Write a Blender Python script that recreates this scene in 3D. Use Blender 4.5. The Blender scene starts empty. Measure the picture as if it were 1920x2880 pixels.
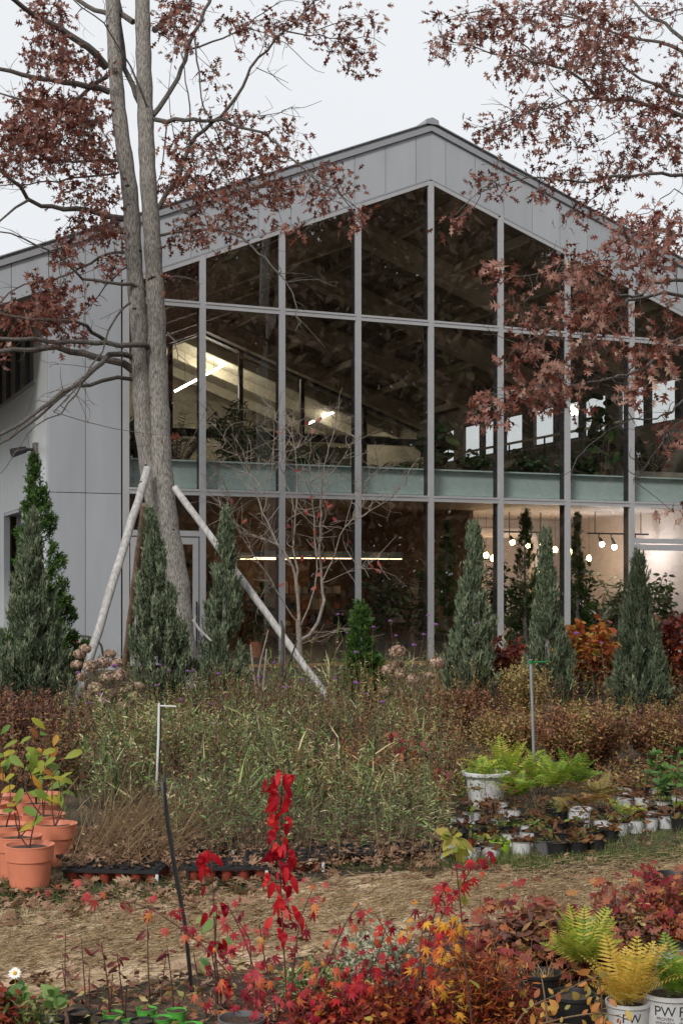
import bpy, math, random
import numpy as np
from mathutils import Vector, Matrix
random.seed(7); RNG = np.random.default_rng(7)
sc = bpy.context.scene; COL = sc.collection
# ------------------------------------------------------------------ camera
cam_d = bpy.data.cameras.new('camera'); cam = bpy.data.objects.new('camera', cam_d); COL.objects.link(cam)
CH = 1.6
cam.location = (0, 0, CH); cam.rotation_euler = (math.radians(90), 0, 0)
cam_d.sensor_fit = 'VERTICAL'; cam_d.sensor_height = 36; cam_d.lens = 50
cam_d.shift_y = (1663 - 1440) / 2880; cam_d.clip_start = .05; cam_d.clip_end = 2000
sc.camera = cam
# ------------------------------------------------------------------ world: bright overcast
w = bpy.data.worlds.new('World'); sc.world = w; w.use_nodes = True
nt = w.node_tree; nt.nodes.clear()
sky = nt.nodes.new('ShaderNodeTexSky'); sky.sky_type = 'NISHITA'; sky.sun_disc = False
SUN_EL, SUN_ROT = math.radians(40), math.radians(203)
sky.sun_elevation = SUN_EL; sky.sun_rotation = SUN_ROT
sky.air_density = 1.0; sky.dust_density = 5; sky.ozone_density = 1
bgA = nt.nodes.new('ShaderNodeBackground'); bgA.inputs[1].default_value = .05
nt.links.new(sky.outputs[0], bgA.inputs[0])
# cloud deck: an even, slightly mottled white layer that hides most of the blue
tc = nt.nodes.new('ShaderNodeTexCoord'); nz = nt.nodes.new('ShaderNodeTexNoise')
nz.inputs['Scale'].default_value = 1.6; nz.inputs['Detail'].default_value = 4
nt.links.new(tc.outputs['Generated'], nz.inputs['Vector'])
cr = nt.nodes.new('ShaderNodeValToRGB')
cr.color_ramp.elements[0].position = .3; cr.color_ramp.elements[0].color = (.835, .858, .885, 1)
cr.color_ramp.elements[1].position = .7; cr.color_ramp.elements[1].color = (.885, .905, .93, 1)
nt.links.new(nz.outputs['Fac'], cr.inputs[0])
bgB = nt.nodes.new('ShaderNodeBackground'); bgB.inputs[1].default_value = .69
nt.links.new(cr.outputs[0], bgB.inputs[0])
mx = nt.nodes.new('ShaderNodeMixShader'); mx.inputs[0].default_value = .92
nt.links.new(bgA.outputs[0], mx.inputs[1]); nt.links.new(bgB.outputs[0], mx.inputs[2])
wo = nt.nodes.new('ShaderNodeOutputWorld'); nt.links.new(mx.outputs[0], wo.inputs[0])
# ------------------------------------------------------------------ sun behind thin cloud
sl = bpy.data.lights.new('sun', 'SUN'); sl.energy = 1.5; sl.angle = math.radians(12); sl.color = (1, .965, .92)
so = bpy.data.objects.new('sun', sl); COL.objects.link(so)
sd = Vector((math.sin(SUN_ROT) * math.cos(SUN_EL), math.cos(SUN_ROT) * math.cos(SUN_EL), math.sin(SUN_EL)))
so.rotation_euler = (-sd).to_track_quat('-Z', 'Y').to_euler(); so.location = (0, 0, 40)
vs = sc.view_settings; vs.view_transform = 'Standard'; vs.look = 'None'; vs.gamma = 1; vs.use_curve_mapping = False; vs.exposure = 0.6
sc.cycles.use_denoising = True
sc.cycles.max_bounces = 8; sc.cycles.transparent_max_bounces = 12; sc.cycles.sample_clamp_indirect = 4
# ------------------------------------------------------------------ helpers
F_PX = 4000.0
def P(u, v, d):
    'a point seen at photo pixel (u, v), standing d metres in front of the camera'
    return Vector(((u - 960) / F_PX * d, d, CH - (v - 1663) / F_PX * d))
def X_at(u, d): return (u - 960) / F_PX * d
def smooth(a, b, x):
    t = min(1, max(0, (x - a) / (b - a))); return t * t * (3 - 2 * t)
def gz(x, y):
    return .25 * smooth(16.0, 20.5, y) + .012 * math.sin(x * 2.1 + y) + .01 * math.sin(y * 3.3 - x * 1.4)
def wloc(o):
    v = Vector((0, 0, 0))
    while o is not None: v += o.location; o = o.parent
    return v
def tag(o, label=None, cat=None, group=None, kind=None):
    if label: o['label'] = label
    if cat: o['category'] = cat
    if group: o['group'] = group
    if kind: o['kind'] = kind
    return o
def empty(name, loc, label=None, cat=None, group=None):
    o = bpy.data.objects.new(name, None); o.location = loc; o.empty_display_size = .1; COL.objects.link(o)
    return tag(o, label, cat, group)
class MB:
    'collects vertices and faces in world space; build() links them as one mesh object'
    def __init__(s): s.v = []; s.f = []
    def add(s, vs, fs):
        b = len(s.v); s.v += [tuple(x) for x in vs]; s.f += [tuple(b + i for i in f) for f in fs]
    def hexa(s, c):
        s.add(c, [(0, 3, 2, 1), (4, 5, 6, 7), (0, 1, 5, 4), (1, 2, 6, 5), (2, 3, 7, 6), (3, 0, 4, 7)])
    def box(s, c, size):
        x, y, z = c; a, b, d = [q / 2 for q in size]
        s.hexa([(x-a,y-b,z-d),(x+a,y-b,z-d),(x+a,y+b,z-d),(x-a,y+b,z-d),(x-a,y-b,z+d),(x+a,y-b,z+d),(x+a,y+b,z+d),(x-a,y+b,z+d)])
    def tube(s, pts, rad, n=6, cap=True):
        pts = [Vector(p) for p in pts]
        if not hasattr(rad, '__len__'): rad = [rad] * len(pts)
        b = len(s.v); up = None
        for i, p in enumerate(pts):
            t = (pts[min(i+1, len(pts)-1)] - pts[max(i-1, 0)])
            if t.length < 1e-7: t = Vector((0, 0, 1))
            t.normalize()
            if up is None: up = t.orthogonal().normalized()
            up = (up - t * up.dot(t))
            if up.length < 1e-5: up = t.orthogonal()
            up.normalize(); q = t.cross(up)
            for k in range(n):
                a = 2 * math.pi * k / n; s.v.append(tuple(p + (up * math.cos(a) + q * math.sin(a)) * rad[i]))
        for i in range(len(pts) - 1):
            for k in range(n):
                k2 = (k + 1) % n
                s.f.append((b+i*n+k, b+i*n+k2, b+(i+1)*n+k2, b+(i+1)*n+k))
        if cap:
            s.f.append(tuple(b + k for k in reversed(range(n)))); e = b + (len(pts)-1)*n; s.f.append(tuple(e + k for k in range(n)))
    def lathe(s, c, prof, n=24, cap_bottom=True, cap_top=False):
        b = len(s.v); c = Vector(c)
        for r, z in prof:
            for k in range(n):
                a = 2*math.pi*k/n; s.v.append((c.x + r*math.cos(a), c.y + r*math.sin(a), c.z + z))
        m = len(prof)
        for i in range(m-1):
            for k in range(n):
                k2 = (k+1) % n; s.f.append((b+i*n+k, b+i*n+k2, b+(i+1)*n+k2, b+(i+1)*n+k))
        if cap_bottom: s.f.append(tuple(b+k for k in reversed(range(n))))
        if cap_top: s.f.append(tuple(b+(m-1)*n+k for k in range(n)))
    def build(s, name, mat, parent=None, smooth_=False, loc=None):
        off = wloc(parent) if parent is not None else Vector((0, 0, 0))
        L = Vector(loc) if loc is not None else Vector((0, 0, 0))
        me = bpy.data.meshes.new(name)
        V = np.array(s.v, dtype=np.float64).reshape(-1, 3) - np.array(off + L)
        me.from_pydata(V.tolist(), [], s.f); me.update()
        if smooth_: me.polygons.foreach_set('use_smooth', [True] * len(me.polygons)); me.set_sharp_from_angle(angle=math.radians(38))
        return link(name, me, mat, parent, L)
def link(name, me, mat, parent=None, loc=(0, 0, 0)):
    if mat is not None and not me.materials: me.materials.append(mat)
    o = bpy.data.objects.new(name, me); COL.objects.link(o); o.location = loc
    if parent is not None: o.parent = parent
    return o
def arr_mesh(name, V, F, tint=None):
    me = bpy.data.meshes.new(name); V = np.ascontiguousarray(V, dtype=np.float32); F = np.ascontiguousarray(F, dtype=np.int32)
    me.vertices.add(len(V)); me.vertices.foreach_set('co', V.ravel())
    me.loops.add(F.size); me.loops.foreach_set('vertex_index', F.ravel())
    me.polygons.add(len(F)); me.polygons.foreach_set('loop_start', np.arange(0, F.size, 3, dtype=np.int32))
    try: me.polygons.foreach_set('loop_total', np.full(len(F), 3, dtype=np.int32))
    except Exception: pass
    if tint is not None:
        a = me.attributes.new('tint', 'FLOAT', 'POINT'); a.data.foreach_set('value', np.ascontiguousarray(tint, dtype=np.float32))
    me.update(calc_edges=True); me.validate()
    return me
def norm(a): return a / np.maximum(np.linalg.norm(a, axis=-1, keepdims=True), 1e-9)
def scatter(tmpl, pos, axis, up, scale, tint):
    'copies of a small template (leaf along +X, face +Z) as raw arrays'
    TV, TF = tmpl; pos = np.asarray(pos, float); N = len(pos)
    x = norm(np.asarray(axis, float)); z = np.asarray(up, float) - x * np.sum(np.asarray(up, float) * x, -1, keepdims=True); z = norm(z)
    y = np.cross(z, x); scale = np.asarray(scale, float)
    if scale.ndim == 1: scale = np.repeat(scale[:, None], 3, 1)
    T = TV[None] * scale[:, None, :]
    V = pos[:, None, :] + T[..., 0:1] * x[:, None] + T[..., 1:2] * y[:, None] + T[..., 2:3] * z[:, None]
    Fc = TF[None] + (np.arange(N) * len(TV))[:, None, None]
    return V.reshape(-1, 3), Fc.reshape(-1, 3), np.repeat(np.asarray(tint, float), len(TV))
class Fol:
    'foliage collector'
    def __init__(s): s.V = []; s.F = []; s.T = []; s.n = 0
    def add(s, tmpl, pos, axis, up, scale, tint):
        if len(pos) == 0: return
        V, F, T = scatter(tmpl, pos, axis, up, scale, tint); s.V.append(V); s.F.append(F + s.n); s.T.append(T); s.n += len(V)
    def build(s, name, mat, parent=None, kind=None):
        off = np.array(wloc(parent)) if parent is not None else np.zeros(3)
        me = arr_mesh(name, np.concatenate(s.V) - off, np.concatenate(s.F), np.concatenate(s.T))
        o = link(name, me, mat, parent)
        if kind: o['kind'] = kind
        return o
def rdir(n, zlo=-1, zhi=1):
    a = RNG.uniform(0, 2*np.pi, n); z = RNG.uniform(zlo, zhi, n); r = np.sqrt(np.maximum(0, 1 - z*z))
    return np.stack([r*np.cos(a), r*np.sin(a), z], 1)
# ---- leaf templates
def half_leaf(outline, curl=.25, fold=.12):
    'outline: (x, halfwidth) from base to tip; mirrored round the midrib'
    V = []; F = []
    for x, y in outline: V.append((x, 0, -curl*x*x))
    m = len(outline)
    for sgn in (1, -1):
        b = len(V)
        for x, y in outline: V.append((x, sgn*y, -curl*x*x + fold*y - .5*y*y))
        for i in range(m-1):
            q = [i, i+1, b+i+1, b+i] if sgn < 0 else [i, b+i, b+i+1, i+1]
            F += [(q[0], q[1], q[2]), (q[0], q[2], q[3])]
    return np.array(V, float), np.array(F, int)
def lobed(tips, curl=.25, fold=.1):
    'pointed lobes: list of (xbase0, xtip, ytip, xbase1, ysinus)'
    V = [(0, 0, 0)]; F = []
    mid = [0.0]
    for sgn in (1, -1):
        prev = 0
        for (x0, xt, yt, x1, ys) in tips:
            b = len(V)
            z = lambda x, y: -curl*x*x + fold*y - .35*y*y
            V += [(x0, sgn*ys, z(x0, ys)), (xt, sgn*yt, z(xt, yt)), (x1, sgn*ys, z(x1, ys)), (x0, 0, z(x0, 0)), (x1, 0, z(x1, 0))]
            t = [(b, b+1, b+2), (b+3, b, b+2), (b+3, b+2, b+4)]
            if sgn > 0: t = [(a, c, d) for a, d, c in t]
            F += t
    b = len(V); V += [(.78, .05, -curl*.6), (1, 0, -curl), (.78, -.05, -curl*.6), (0, .012, 0), (.2, .02, 0), (.2, -.02, 0), (0, -.012, 0)]
    F += [(b, b+2, b+1), (b+3, b+6, b+5), (b+3, b+5, b+4)]
    return np.array(V, float), np.array(F, int)
OAK = lobed([(.17, .30, .24, .36, .05), (.36, .58, .44, .58, .07), (.58, .88, .33, .78, .05)], .35, .15)
OAK2 = lobed([(.17, .28, .18, .36, .05), (.36, .55, .30, .58, .07), (.58, .80, .24, .78, .05)], .95, .55)
OAK3 = lobed([(.15, .36, .27, .36, .06), (.36, .66, .36, .58, .08), (.58, .92, .22, .78, .05)], -.3, .35)
OVATE = half_leaf([(0, .005), (.12, .12), (.35, .24), (.6, .22), (.85, .09), (1, .0)], .2, .2)
ROUND = half_leaf([(0, .02), (.1, .22), (.35, .42), (.65, .40), (.9, .2), (1, .0)], .15, .12)
LANCE = half_leaf([(0, .01), (.3, .09), (.65, .07), (1, 0)], .3, .1)
SMALL = (np.array([(0, 0, 0), (.5, .22, .03), (1, 0, -.08), (.5, -.22, .03)], float), np.array([(0, 2, 1), (0, 3, 2)], int))
BLADE = (np.array([(0, -.02, 0), (0, .02, 0), (.5, .018, .02), (.5, -.018, .02), (1, 0, -.06)], float), np.array([(0, 1, 2), (0, 2, 3), (3, 2, 4)], int))
STEM = (np.array([(0, 0, 1), (0, .87, -.5), (0, -.87, -.5), (1, 0, .5), (1, .43, -.25), (1, -.43, -.25)], float),
        np.array([(0, 1, 4), (0, 4, 3), (1, 2, 5), (1, 5, 4), (2, 0, 3), (2, 3, 5), (3, 4, 5)], int))
def maple(curl=.25):
    V = [(0, 0, 0)]; F = []
    angs = [-125, -75, -36, 0, 36, 75, 125]; lens = [.32, .62, .88, 1, .88, .62, .32]
    for a, l in zip(angs, lens):
        a = math.radians(a); c, s_ = math.cos(a), math.sin(a); b = len(V)
        for (x, y) in ((.28*l, -.10*l - .02), (.55*l, -.105*l), (l, 0), (.55*l, .105*l), (.28*l, .10*l + .02)):
            X, Y = x*c - y*s_, x*s_ + y*c; V.append((X, Y, -curl*(X*X+Y*Y)*.9 + .03*math.sin(9*x)))
        F += [(0, b, b+4), (b, b+1, b+3), (b, b+3, b+4), (b+1, b+2, b+3)]
    b = len(V); V += [(-.5, .012, -.08), (-.5, -.012, -.08), (0, .016, 0), (0, -.016, 0)]; F += [(b, b+1, b+3), (b, b+3, b+2)]
    return np.array(V, float), np.array(F, int)
MAPLE = maple()
# ------------------------------------------------------------------ materials
def mat(name, col, rough=.6, metal=0, noise=0, nscale=20, bump=0, bscale=None, spec=None, col2=None, stretch=None, detail=4):
    m = bpy.data.materials.new(name); m.use_nodes = True; t = m.node_tree; b = t.nodes['Principled BSDF']
    b.inputs['Roughness'].default_value = rough; b.inputs['Metallic'].default_value = metal
    if spec is not None: b.inputs['Specular IOR Level'].default_value = spec
    b.inputs['Base Color'].default_value = (*col, 1)
    if noise or bump or col2:
        tcn = t.nodes.new('ShaderNodeTexCoord'); vec = tcn.outputs['Object']
        if stretch:
            mp = t.nodes.new('ShaderNodeMapping'); mp.inputs['Scale'].default_value = stretch; t.links.new(vec, mp.inputs[0]); vec = mp.outputs[0]
        n = t.nodes.new('ShaderNodeTexNoise'); n.inputs['Scale'].default_value = nscale; n.inputs['Detail'].default_value = detail; t.links.new(vec, n.inputs['Vector'])
        r = t.nodes.new('ShaderNodeValToRGB'); r.color_ramp.elements[0].position = .32; r.color_ramp.elements[1].position = .68
        c2 = col2 or tuple(min(1, c*(1+noise)) for c in col); c1 = col if col2 else tuple(c*(1-noise) for c in col)
        r.color_ramp.elements[0].color = (*c1, 1); r.color_ramp.elements[1].color = (*c2, 1)
        t.links.new(n.outputs['Fac'], r.inputs[0]); t.links.new(r.outputs[0], b.inputs['Base Color'])
        if bump:
            n2 = t.nodes.new('ShaderNodeTexNoise'); n2.inputs['Scale'].default_value = bscale or nscale*2; n2.inputs['Detail'].default_value = 5; t.links.new(vec, n2.inputs['Vector'])
            bp = t.nodes.new('ShaderNodeBump'); bp.inputs['Strength'].default_value = bump; bp.inputs['Distance'].default_value = .02
            t.links.new(n2.outputs['Fac'], bp.inputs['Height']); t.links.new(bp.outputs[0], b.inputs['Normal'])
    return m
def leafmat(name, stops, rough=.55, trans=.25, spec=.3):
    m = bpy.data.materials.new(name); m.use_nodes = True; t = m.node_tree; b = t.nodes['Principled BSDF']
    at = t.nodes.new('ShaderNodeAttribute'); at.attribute_name = 'tint'
    r = t.nodes.new('ShaderNodeValToRGB'); e = r.color_ramp.elements
    e[0].position = stops[0][0]; e[0].color = (*stops[0][1], 1); e[1].position = stops[-1][0]; e[1].color = (*stops[-1][1], 1)
    for p, c in stops[1:-1]: q = e.new(p); q.color = (*c, 1)
    t.links.new(at.outputs['Fac'], r.inputs[0])
    tcn = t.nodes.new('ShaderNodeTexCoord'); n = t.nodes.new('ShaderNodeTexNoise'); n.inputs['Scale'].default_value = 45; t.links.new(tcn.outputs['Object'], n.inputs['Vector'])
    mr = t.nodes.new('ShaderNodeMapRange'); mr.inputs[3].default_value = .72; mr.inputs[4].default_value = 1.28; t.links.new(n.outputs['Fac'], mr.inputs[0])
    mu = t.nodes.new('ShaderNodeMix'); mu.data_type = 'RGBA'; mu.blend_type = 'MULTIPLY'; mu.inputs[0].default_value = 1
    t.links.new(r.outputs[0], mu.inputs[6]); t.links.new(mr.outputs[0], mu.inputs[7])
    t.links.new(mu.outputs[2], b.inputs['Base Color']); b.inputs['Roughness'].default_value = rough; b.inputs['Specular IOR Level'].default_value = spec
    tr = t.nodes.new('ShaderNodeBsdfTranslucent'); t.links.new(mu.outputs[2], tr.inputs[0])
    ms = t.nodes.new('ShaderNodeMixShader'); ms.inputs[0].default_value = trans
    t.links.new(b.outputs[0], ms.inputs[1]); t.links.new(tr.outputs[0], ms.inputs[2]); t.links.new(ms.outputs[0], t.nodes['Material Output'].inputs[0])
    return m
def objleafmat(name, stops, **k):
    'as leafmat, but the tint comes from each leaf object (Object Info > Random)'
    m = leafmat(name, stops, **k); t = m.node_tree
    at = [n for n in t.nodes if n.type == 'ATTRIBUTE'][0]; oi = t.nodes.new('ShaderNodeObjectInfo')
    rr = [n for n in t.nodes if n.type == 'VALTORGB'][0]; t.links.new(oi.outputs['Random'], rr.inputs[0]); t.nodes.remove(at)
    return m
def emit(name, col, s):
    m = bpy.data.materials.new(name); m.use_nodes = True; b = m.node_tree.nodes['Principled BSDF']
    b.inputs['Base Color'].default_value = (*col, 1); b.inputs['Emission Color'].default_value = (*col, 1); b.inputs['Emission Strength'].default_value = s
    return m
def glass(name, tint=(.82, .85, .83), gain=.12, rough=.0):
    m = bpy.data.materials.new(name); m.use_nodes = True; t = m.node_tree; t.nodes.clear()
    o = t.nodes.new('ShaderNodeOutputMaterial'); tr = t.nodes.new('ShaderNodeBsdfTransparent'); tr.inputs[0].default_value = (*tint, 1)
    gl = t.nodes.new('ShaderNodeBsdfGlossy'); gl.inputs['Roughness'].default_value = rough; gl.inputs[0].default_value = (.9, .9, .9, 1)
    lw = t.nodes.new('ShaderNodeLayerWeight'); lw.inputs[0].default_value = .5
    pw = t.nodes.new('ShaderNodeMath'); pw.operation = 'POWER'; pw.inputs[1].default_value = 5
    mu = t.nodes.new('ShaderNodeMath'); mu.operation = 'MULTIPLY_ADD'; mu.inputs[1].default_value = 1 - gain; mu.inputs[2].default_value = gain; mu.use_clamp = True
    ms = t.nodes.new('ShaderNodeMixShader'); t.links.new(lw.outputs['Facing'], pw.inputs[0]); t.links.new(pw.outputs[0], mu.inputs[0]); t.links.new(mu.outputs[0], ms.inputs[0])
    t.links.new(tr.outputs[0], ms.inputs[1]); t.links.new(gl.outputs[0], ms.inputs[2]); t.links.new(ms.outputs[0], o.inputs[0])
    return m
M = {}
M['panel'] = mat('grey_composite_panel', (.385, .402, .425), .42, noise=.055, nscale=1.6, bump=.03, bscale=9, stretch=(2.2, 2.2, .35), detail=9)
def per_object(m, amt):
    'each panel of a slightly different batch'
    t = m.node_tree; b = t.nodes['Principled BSDF']; l = b.inputs['Base Color'].links[0]; oi = t.nodes.new('ShaderNodeObjectInfo'); mr = t.nodes.new('ShaderNodeMapRange'); mr.inputs[3].default_value = 1-amt; mr.inputs[4].default_value = 1+amt
    mu = t.nodes.new('ShaderNodeMix'); mu.data_type = 'RGBA'; mu.blend_type = 'MULTIPLY'; mu.inputs[0].default_value = 1; t.links.new(oi.outputs['Random'], mr.inputs[0]); t.links.new(l.from_socket, mu.inputs[6]); t.links.new(mr.outputs[0], mu.inputs[7]); t.links.new(mu.outputs[2], b.inputs['Base Color'])
per_object(M['panel'], .045)
M['trim'] = mat('grey_metal_trim', (.34, .35, .37), .35, metal=.2, noise=.03)
M['alu'] = mat('grey_painted_aluminium', (.41, .412, .42), .4, noise=.03, nscale=8)
M['darkmetal'] = mat('dark_interior_metal', (.035, .035, .04), .5)
M['board'] = mat('pale_grey_metal_board', (.56, .58, .58), .4, metal=.15, noise=.03, nscale=3)
M['soffit'] = mat('grey_soffit', (.22, .23, .24), .6, noise=.06)
M['joint'] = mat('dark_joint', (.03, .03, .035), .8)
M['glass'] = glass('window_glass', (.94, .96, .95), .23)
M['glass_in'] = glass('inner_glass', (.95, .96, .95), .06)
M['teal'] = mat('pale_teal_steel', (.50, .60, .575), .4, noise=.04, nscale=6)
M['ceil'] = mat('brown_spray_ceiling', (.33, .255, .20), .9, noise=.35, nscale=3, bump=.3, bscale=30)
M['rafter'] = mat('brown_rafter_steel', (.70, .60, .45), .6)
M['cream'] = mat('cream_wall', (.50, .46, .36), .8, noise=.03, nscale=2)
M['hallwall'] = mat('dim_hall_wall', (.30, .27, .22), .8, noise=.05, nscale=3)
M['white'] = mat('white_shop_wall', (.40, .365, .37), .7, noise=.03, nscale=2)
M['brownwall'] = mat('brown_shop_wall', (.22, .15, .10), .7, noise=.08, nscale=3)
M['wood'] = mat('honey_wood', (.33, .19, .08), .55, noise=.25, nscale=4, stretch=(1, 1, 12))
M['darkwood'] = mat('dark_wood', (.08, .05, .035), .6, noise=.3, nscale=6)
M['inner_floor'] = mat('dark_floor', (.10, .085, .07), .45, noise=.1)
M['black'] = mat('black_plastic', (.018, .018, .019), .45, noise=.3, nscale=12)
M['whitepot'] = mat('white_plastic_pot', (.52, .51, .49), .55, nscale=7, col2=(.70, .71, .73), detail=10)
M['greypot'] = mat('grey_plastic_pot', (.12, .12, .12), .5, noise=.2, nscale=10)
M['lime'] = mat('lime_plastic', (.32, .55, .03), .4, noise=.06)
M['green'] = mat('bright_green_plastic', (.10, .42, .06), .4, noise=.06)
M['orange'] = mat('orange_terracotta_plastic', (.60, .20, .11), .55, nscale=6, col2=(.79, .26, .15), bump=.03, detail=9)
M['redcup'] = mat('red_brown_plastic', (.25, .045, .025), .5, noise=.15)
M['litter_dummy'] = None
M['soil'] = mat('potting_soil', (.035, .022, .015), .95, noise=.6, nscale=60, bump=.8, bscale=90, col2=(.10, .065, .04))
M['bark'] = mat('oak_bark', (.10, .09, .077), .9, nscale=70, col2=(.43, .40, .36), bump=.9, bscale=90, stretch=(1, 1, .22), detail=10)
M['limb'] = mat('dark_oak_limb', (.055, .047, .040), .9, nscale=50, col2=(.17, .15, .13), bump=.6, bscale=70, detail=8)
M['bark_twig'] = mat('twig_bark', (.075, .062, .052), .9, noise=.3, nscale=20)
M['dogbark'] = mat('pale_twig_bark', (.25, .21, .175), .85, noise=.3, nscale=18)
M['stem_dk'] = mat('dark_red_stem', (.10, .035, .028), .7, noise=.3)
M['stem_br'] = mat('brown_stem', (.16, .10, .055), .8, noise=.4)
M['stake'] = mat('peeled_grey_log', (.52, .50, .48), .75, nscale=9, col2=(.30, .285, .27), bump=.3, bscale=18, stretch=(3, 3, .3))
M['stake_dk'] = mat('brown_log', (.20, .13, .085), .8, noise=.3, nscale=8, bump=.3)
M['steelpole'] = mat('galvanised_pole', (.42, .44, .45), .35, metal=.6, noise=.15)
M['postgrey'] = mat('weathered_post', (.12, .11, .10), .7, noise=.35, nscale=20)
M['print'] = mat('black_print', (.02, .02, .022), .6)
M['white_bright'] = mat('white_plastic', (.72, .72, .70), .5)
M['steel'] = mat('brushed_steel', (.5, .5, .5), .3, metal=.8)
# ------------------------------------------------------------------ ground
def ground_material():
    m = bpy.data.materials.new('garden_soil'); m.use_nodes = True; t = m.node_tree; b = t.nodes['Principled BSDF']; b.inputs['Roughness'].default_value = .95
    c = t.nodes.new('ShaderNodeTexCoord')
    def noise(s, d=5):
        n = t.nodes.new('ShaderNodeTexNoise'); n.inputs['Scale'].default_value = s; n.inputs['Detail'].default_value = d; t.links.new(c.outputs['Object'], n.inputs['Vector']); return n
    r = t.nodes.new('ShaderNodeValToRGB'); e = r.color_ramp.elements
    e[0].position = .3; e[0].color = (.030, .020, .013, 1); e[1].position = .74; e[1].color = (.15, .10, .055, 1); q = e.new(.52); q.color = (.055, .042, .022, 1)
    n1 = noise(2.2, 8); t.links.new(n1.outputs['Fac'], r.inputs[0]); t.links.new(r.outputs[0], b.inputs['Base Color'])
    n2 = noise(30, 8); bp = t.nodes.new('ShaderNodeBump'); bp.inputs['Strength'].default_value = .9; bp.inputs['Distance'].default_value = .04
    t.links.new(n2.outputs['Fac'], bp.inputs['Height']); t.links.new(bp.outputs[0], b.inputs['Normal'])
    return m
def path_material():
    m = bpy.data.materials.new('coir_path'); m.use_nodes = True; t = m.node_tree; b = t.nodes['Principled BSDF']; b.inputs['Roughness'].default_value = .95
    c = t.nodes.new('ShaderNodeTexCoord'); mp = t.nodes.new('ShaderNodeMapping'); mp.inputs['Scale'].default_value = (1, 3.5, 1); t.links.new(c.outputs['Object'], mp.inputs[0])
    n1 = t.nodes.new('ShaderNodeTexNoise'); n1.inputs['Scale'].default_value = 55; n1.inputs['Detail'].default_value = 8; t.links.new(mp.outputs[0], n1.inputs['Vector'])
    n3 = t.nodes.new('ShaderNodeTexNoise'); n3.inputs['Scale'].default_value = 3; n3.inputs['Detail'].default_value = 5; t.links.new(c.outputs['Object'], n3.inputs['Vector'])
    ad = t.nodes.new('ShaderNodeMath'); ad.operation = 'MULTIPLY_ADD'; ad.inputs[1].default_value = .55; t.links.new(n3.outputs['Fac'], ad.inputs[0])
    mm = t.nodes.new('ShaderNodeMath'); mm.operation = 'MULTIPLY'; mm.inputs[1].default_value = .5; t.links.new(n1.outputs['Fac'], mm.inputs[0]); t.links.new(mm.outputs[0], ad.inputs[2])
    r = t.nodes.new('ShaderNodeValToRGB'); e = r.color_ramp.elements
    e[0].position = .34; e[0].color = (.15, .085, .04, 1); e[1].position = .66; e[1].color = (.68, .53, .36, 1); q = e.new(.5); q.color = (.45, .32, .19, 1)
    t.links.new(ad.outputs[0], r.inputs[0]); t.links.new(r.outputs[0], b.inputs['Base Color'])
    n4 = t.nodes.new('ShaderNodeTexNoise'); n4.inputs['Scale'].default_value = 140; n4.inputs['Detail'].default_value = 6; t.links.new(mp.outputs[0], n4.inputs['Vector'])
    mx4 = t.nodes.new('ShaderNodeMix'); mx4.data_type = 'RGBA'; mx4.blend_type = 'OVERLAY'; mx4.inputs[0].default_value = .75; t.links.new(r.outputs[0], mx4.inputs[6]); t.links.new(n4.outputs['Fac'], mx4.inputs[7]); t.links.new(mx4.outputs[2], b.inputs['Base Color'])
    bp = t.nodes.new('ShaderNodeBump'); bp.inputs['Strength'].default_value = .6; bp.inputs['Distance'].default_value = .006
    t.links.new(n4.outputs['Fac'], bp.inputs['Height']); t.links.new(bp.outputs[0], b.inputs['Normal'])
    return m
def sheet(name, xs, ys, m, dz=0, mask=None, wob=0):
    V = []; idx = {}; Fq = []
    for j, y in enumerate(ys):
        for i, x in enumerate(xs):
            idx[i, j] = len(V); V.append((x, y, gz(x, y) + dz + wob*random.gauss(0, 1)))
    for j in range(len(ys)-1):
        for i in range(len(xs)-1):
            if mask is None or mask((xs[i]+xs[i+1])/2, (ys[j]+ys[j+1])/2): Fq.append((idx[i, j], idx[i+1, j], idx[i+1, j+1], idx[i, j+1]))
    me = bpy.data.meshes.new(name); me.from_pydata(V, [], Fq); me.polygons.foreach_set('use_smooth', [True]*len(Fq)); me.update()
    return tag(link(name, me, m), kind='structure')
xs = sorted(set([-600, -250, -120, -60, -35] + list(np.arange(-24, 24.1, .6)) + [35, 60, 120, 250, 600]))
ys = sorted(set([-500, -200, -90, -40, -20] + list(np.arange(-8, 34, .5)) + [45, 70, 120, 250, 600]))
sheet('ground', xs, ys, ground_material())
def path_mid(x): return 7.05 + .50*x + .03*math.sin(x*4)
def path_half(x): return max(.34, .80 - (.26*x if x > 0 else .05*x) + .05*math.sin(x*3.1))
gx = np.arange(-4.6, 5.2, .06); NB = 26
V = []; Fq = []
for i, x in enumerate(gx):
    lo, hi = path_mid(x) - path_half(x), path_mid(x) + path_half(x)*1.02
    for j in range(NB):
        t_ = j/(NB-1); ey = (random.uniform(-.05, .05) if j in (0, NB-1) else 0)
        y = lo + (hi-lo)*t_ + ey; crown = .018*math.sin(math.pi*t_)
        V.append((x, y, gz(x, y) + .006 + crown + (random.gauss(0, .0035) if 0 < j < NB-1 else -.004)))
for i in range(len(gx)-1):
    for j in range(NB-1): Fq.append((i*NB+j, (i+1)*NB+j, (i+1)*NB+j+1, i*NB+j+1))
me = bpy.data.meshes.new('path'); me.from_pydata(V, [], Fq); me.polygons.foreach_set('use_smooth', [True]*len(Fq)); me.update()
tag(link('path', me, path_material()), kind='structure')
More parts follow.
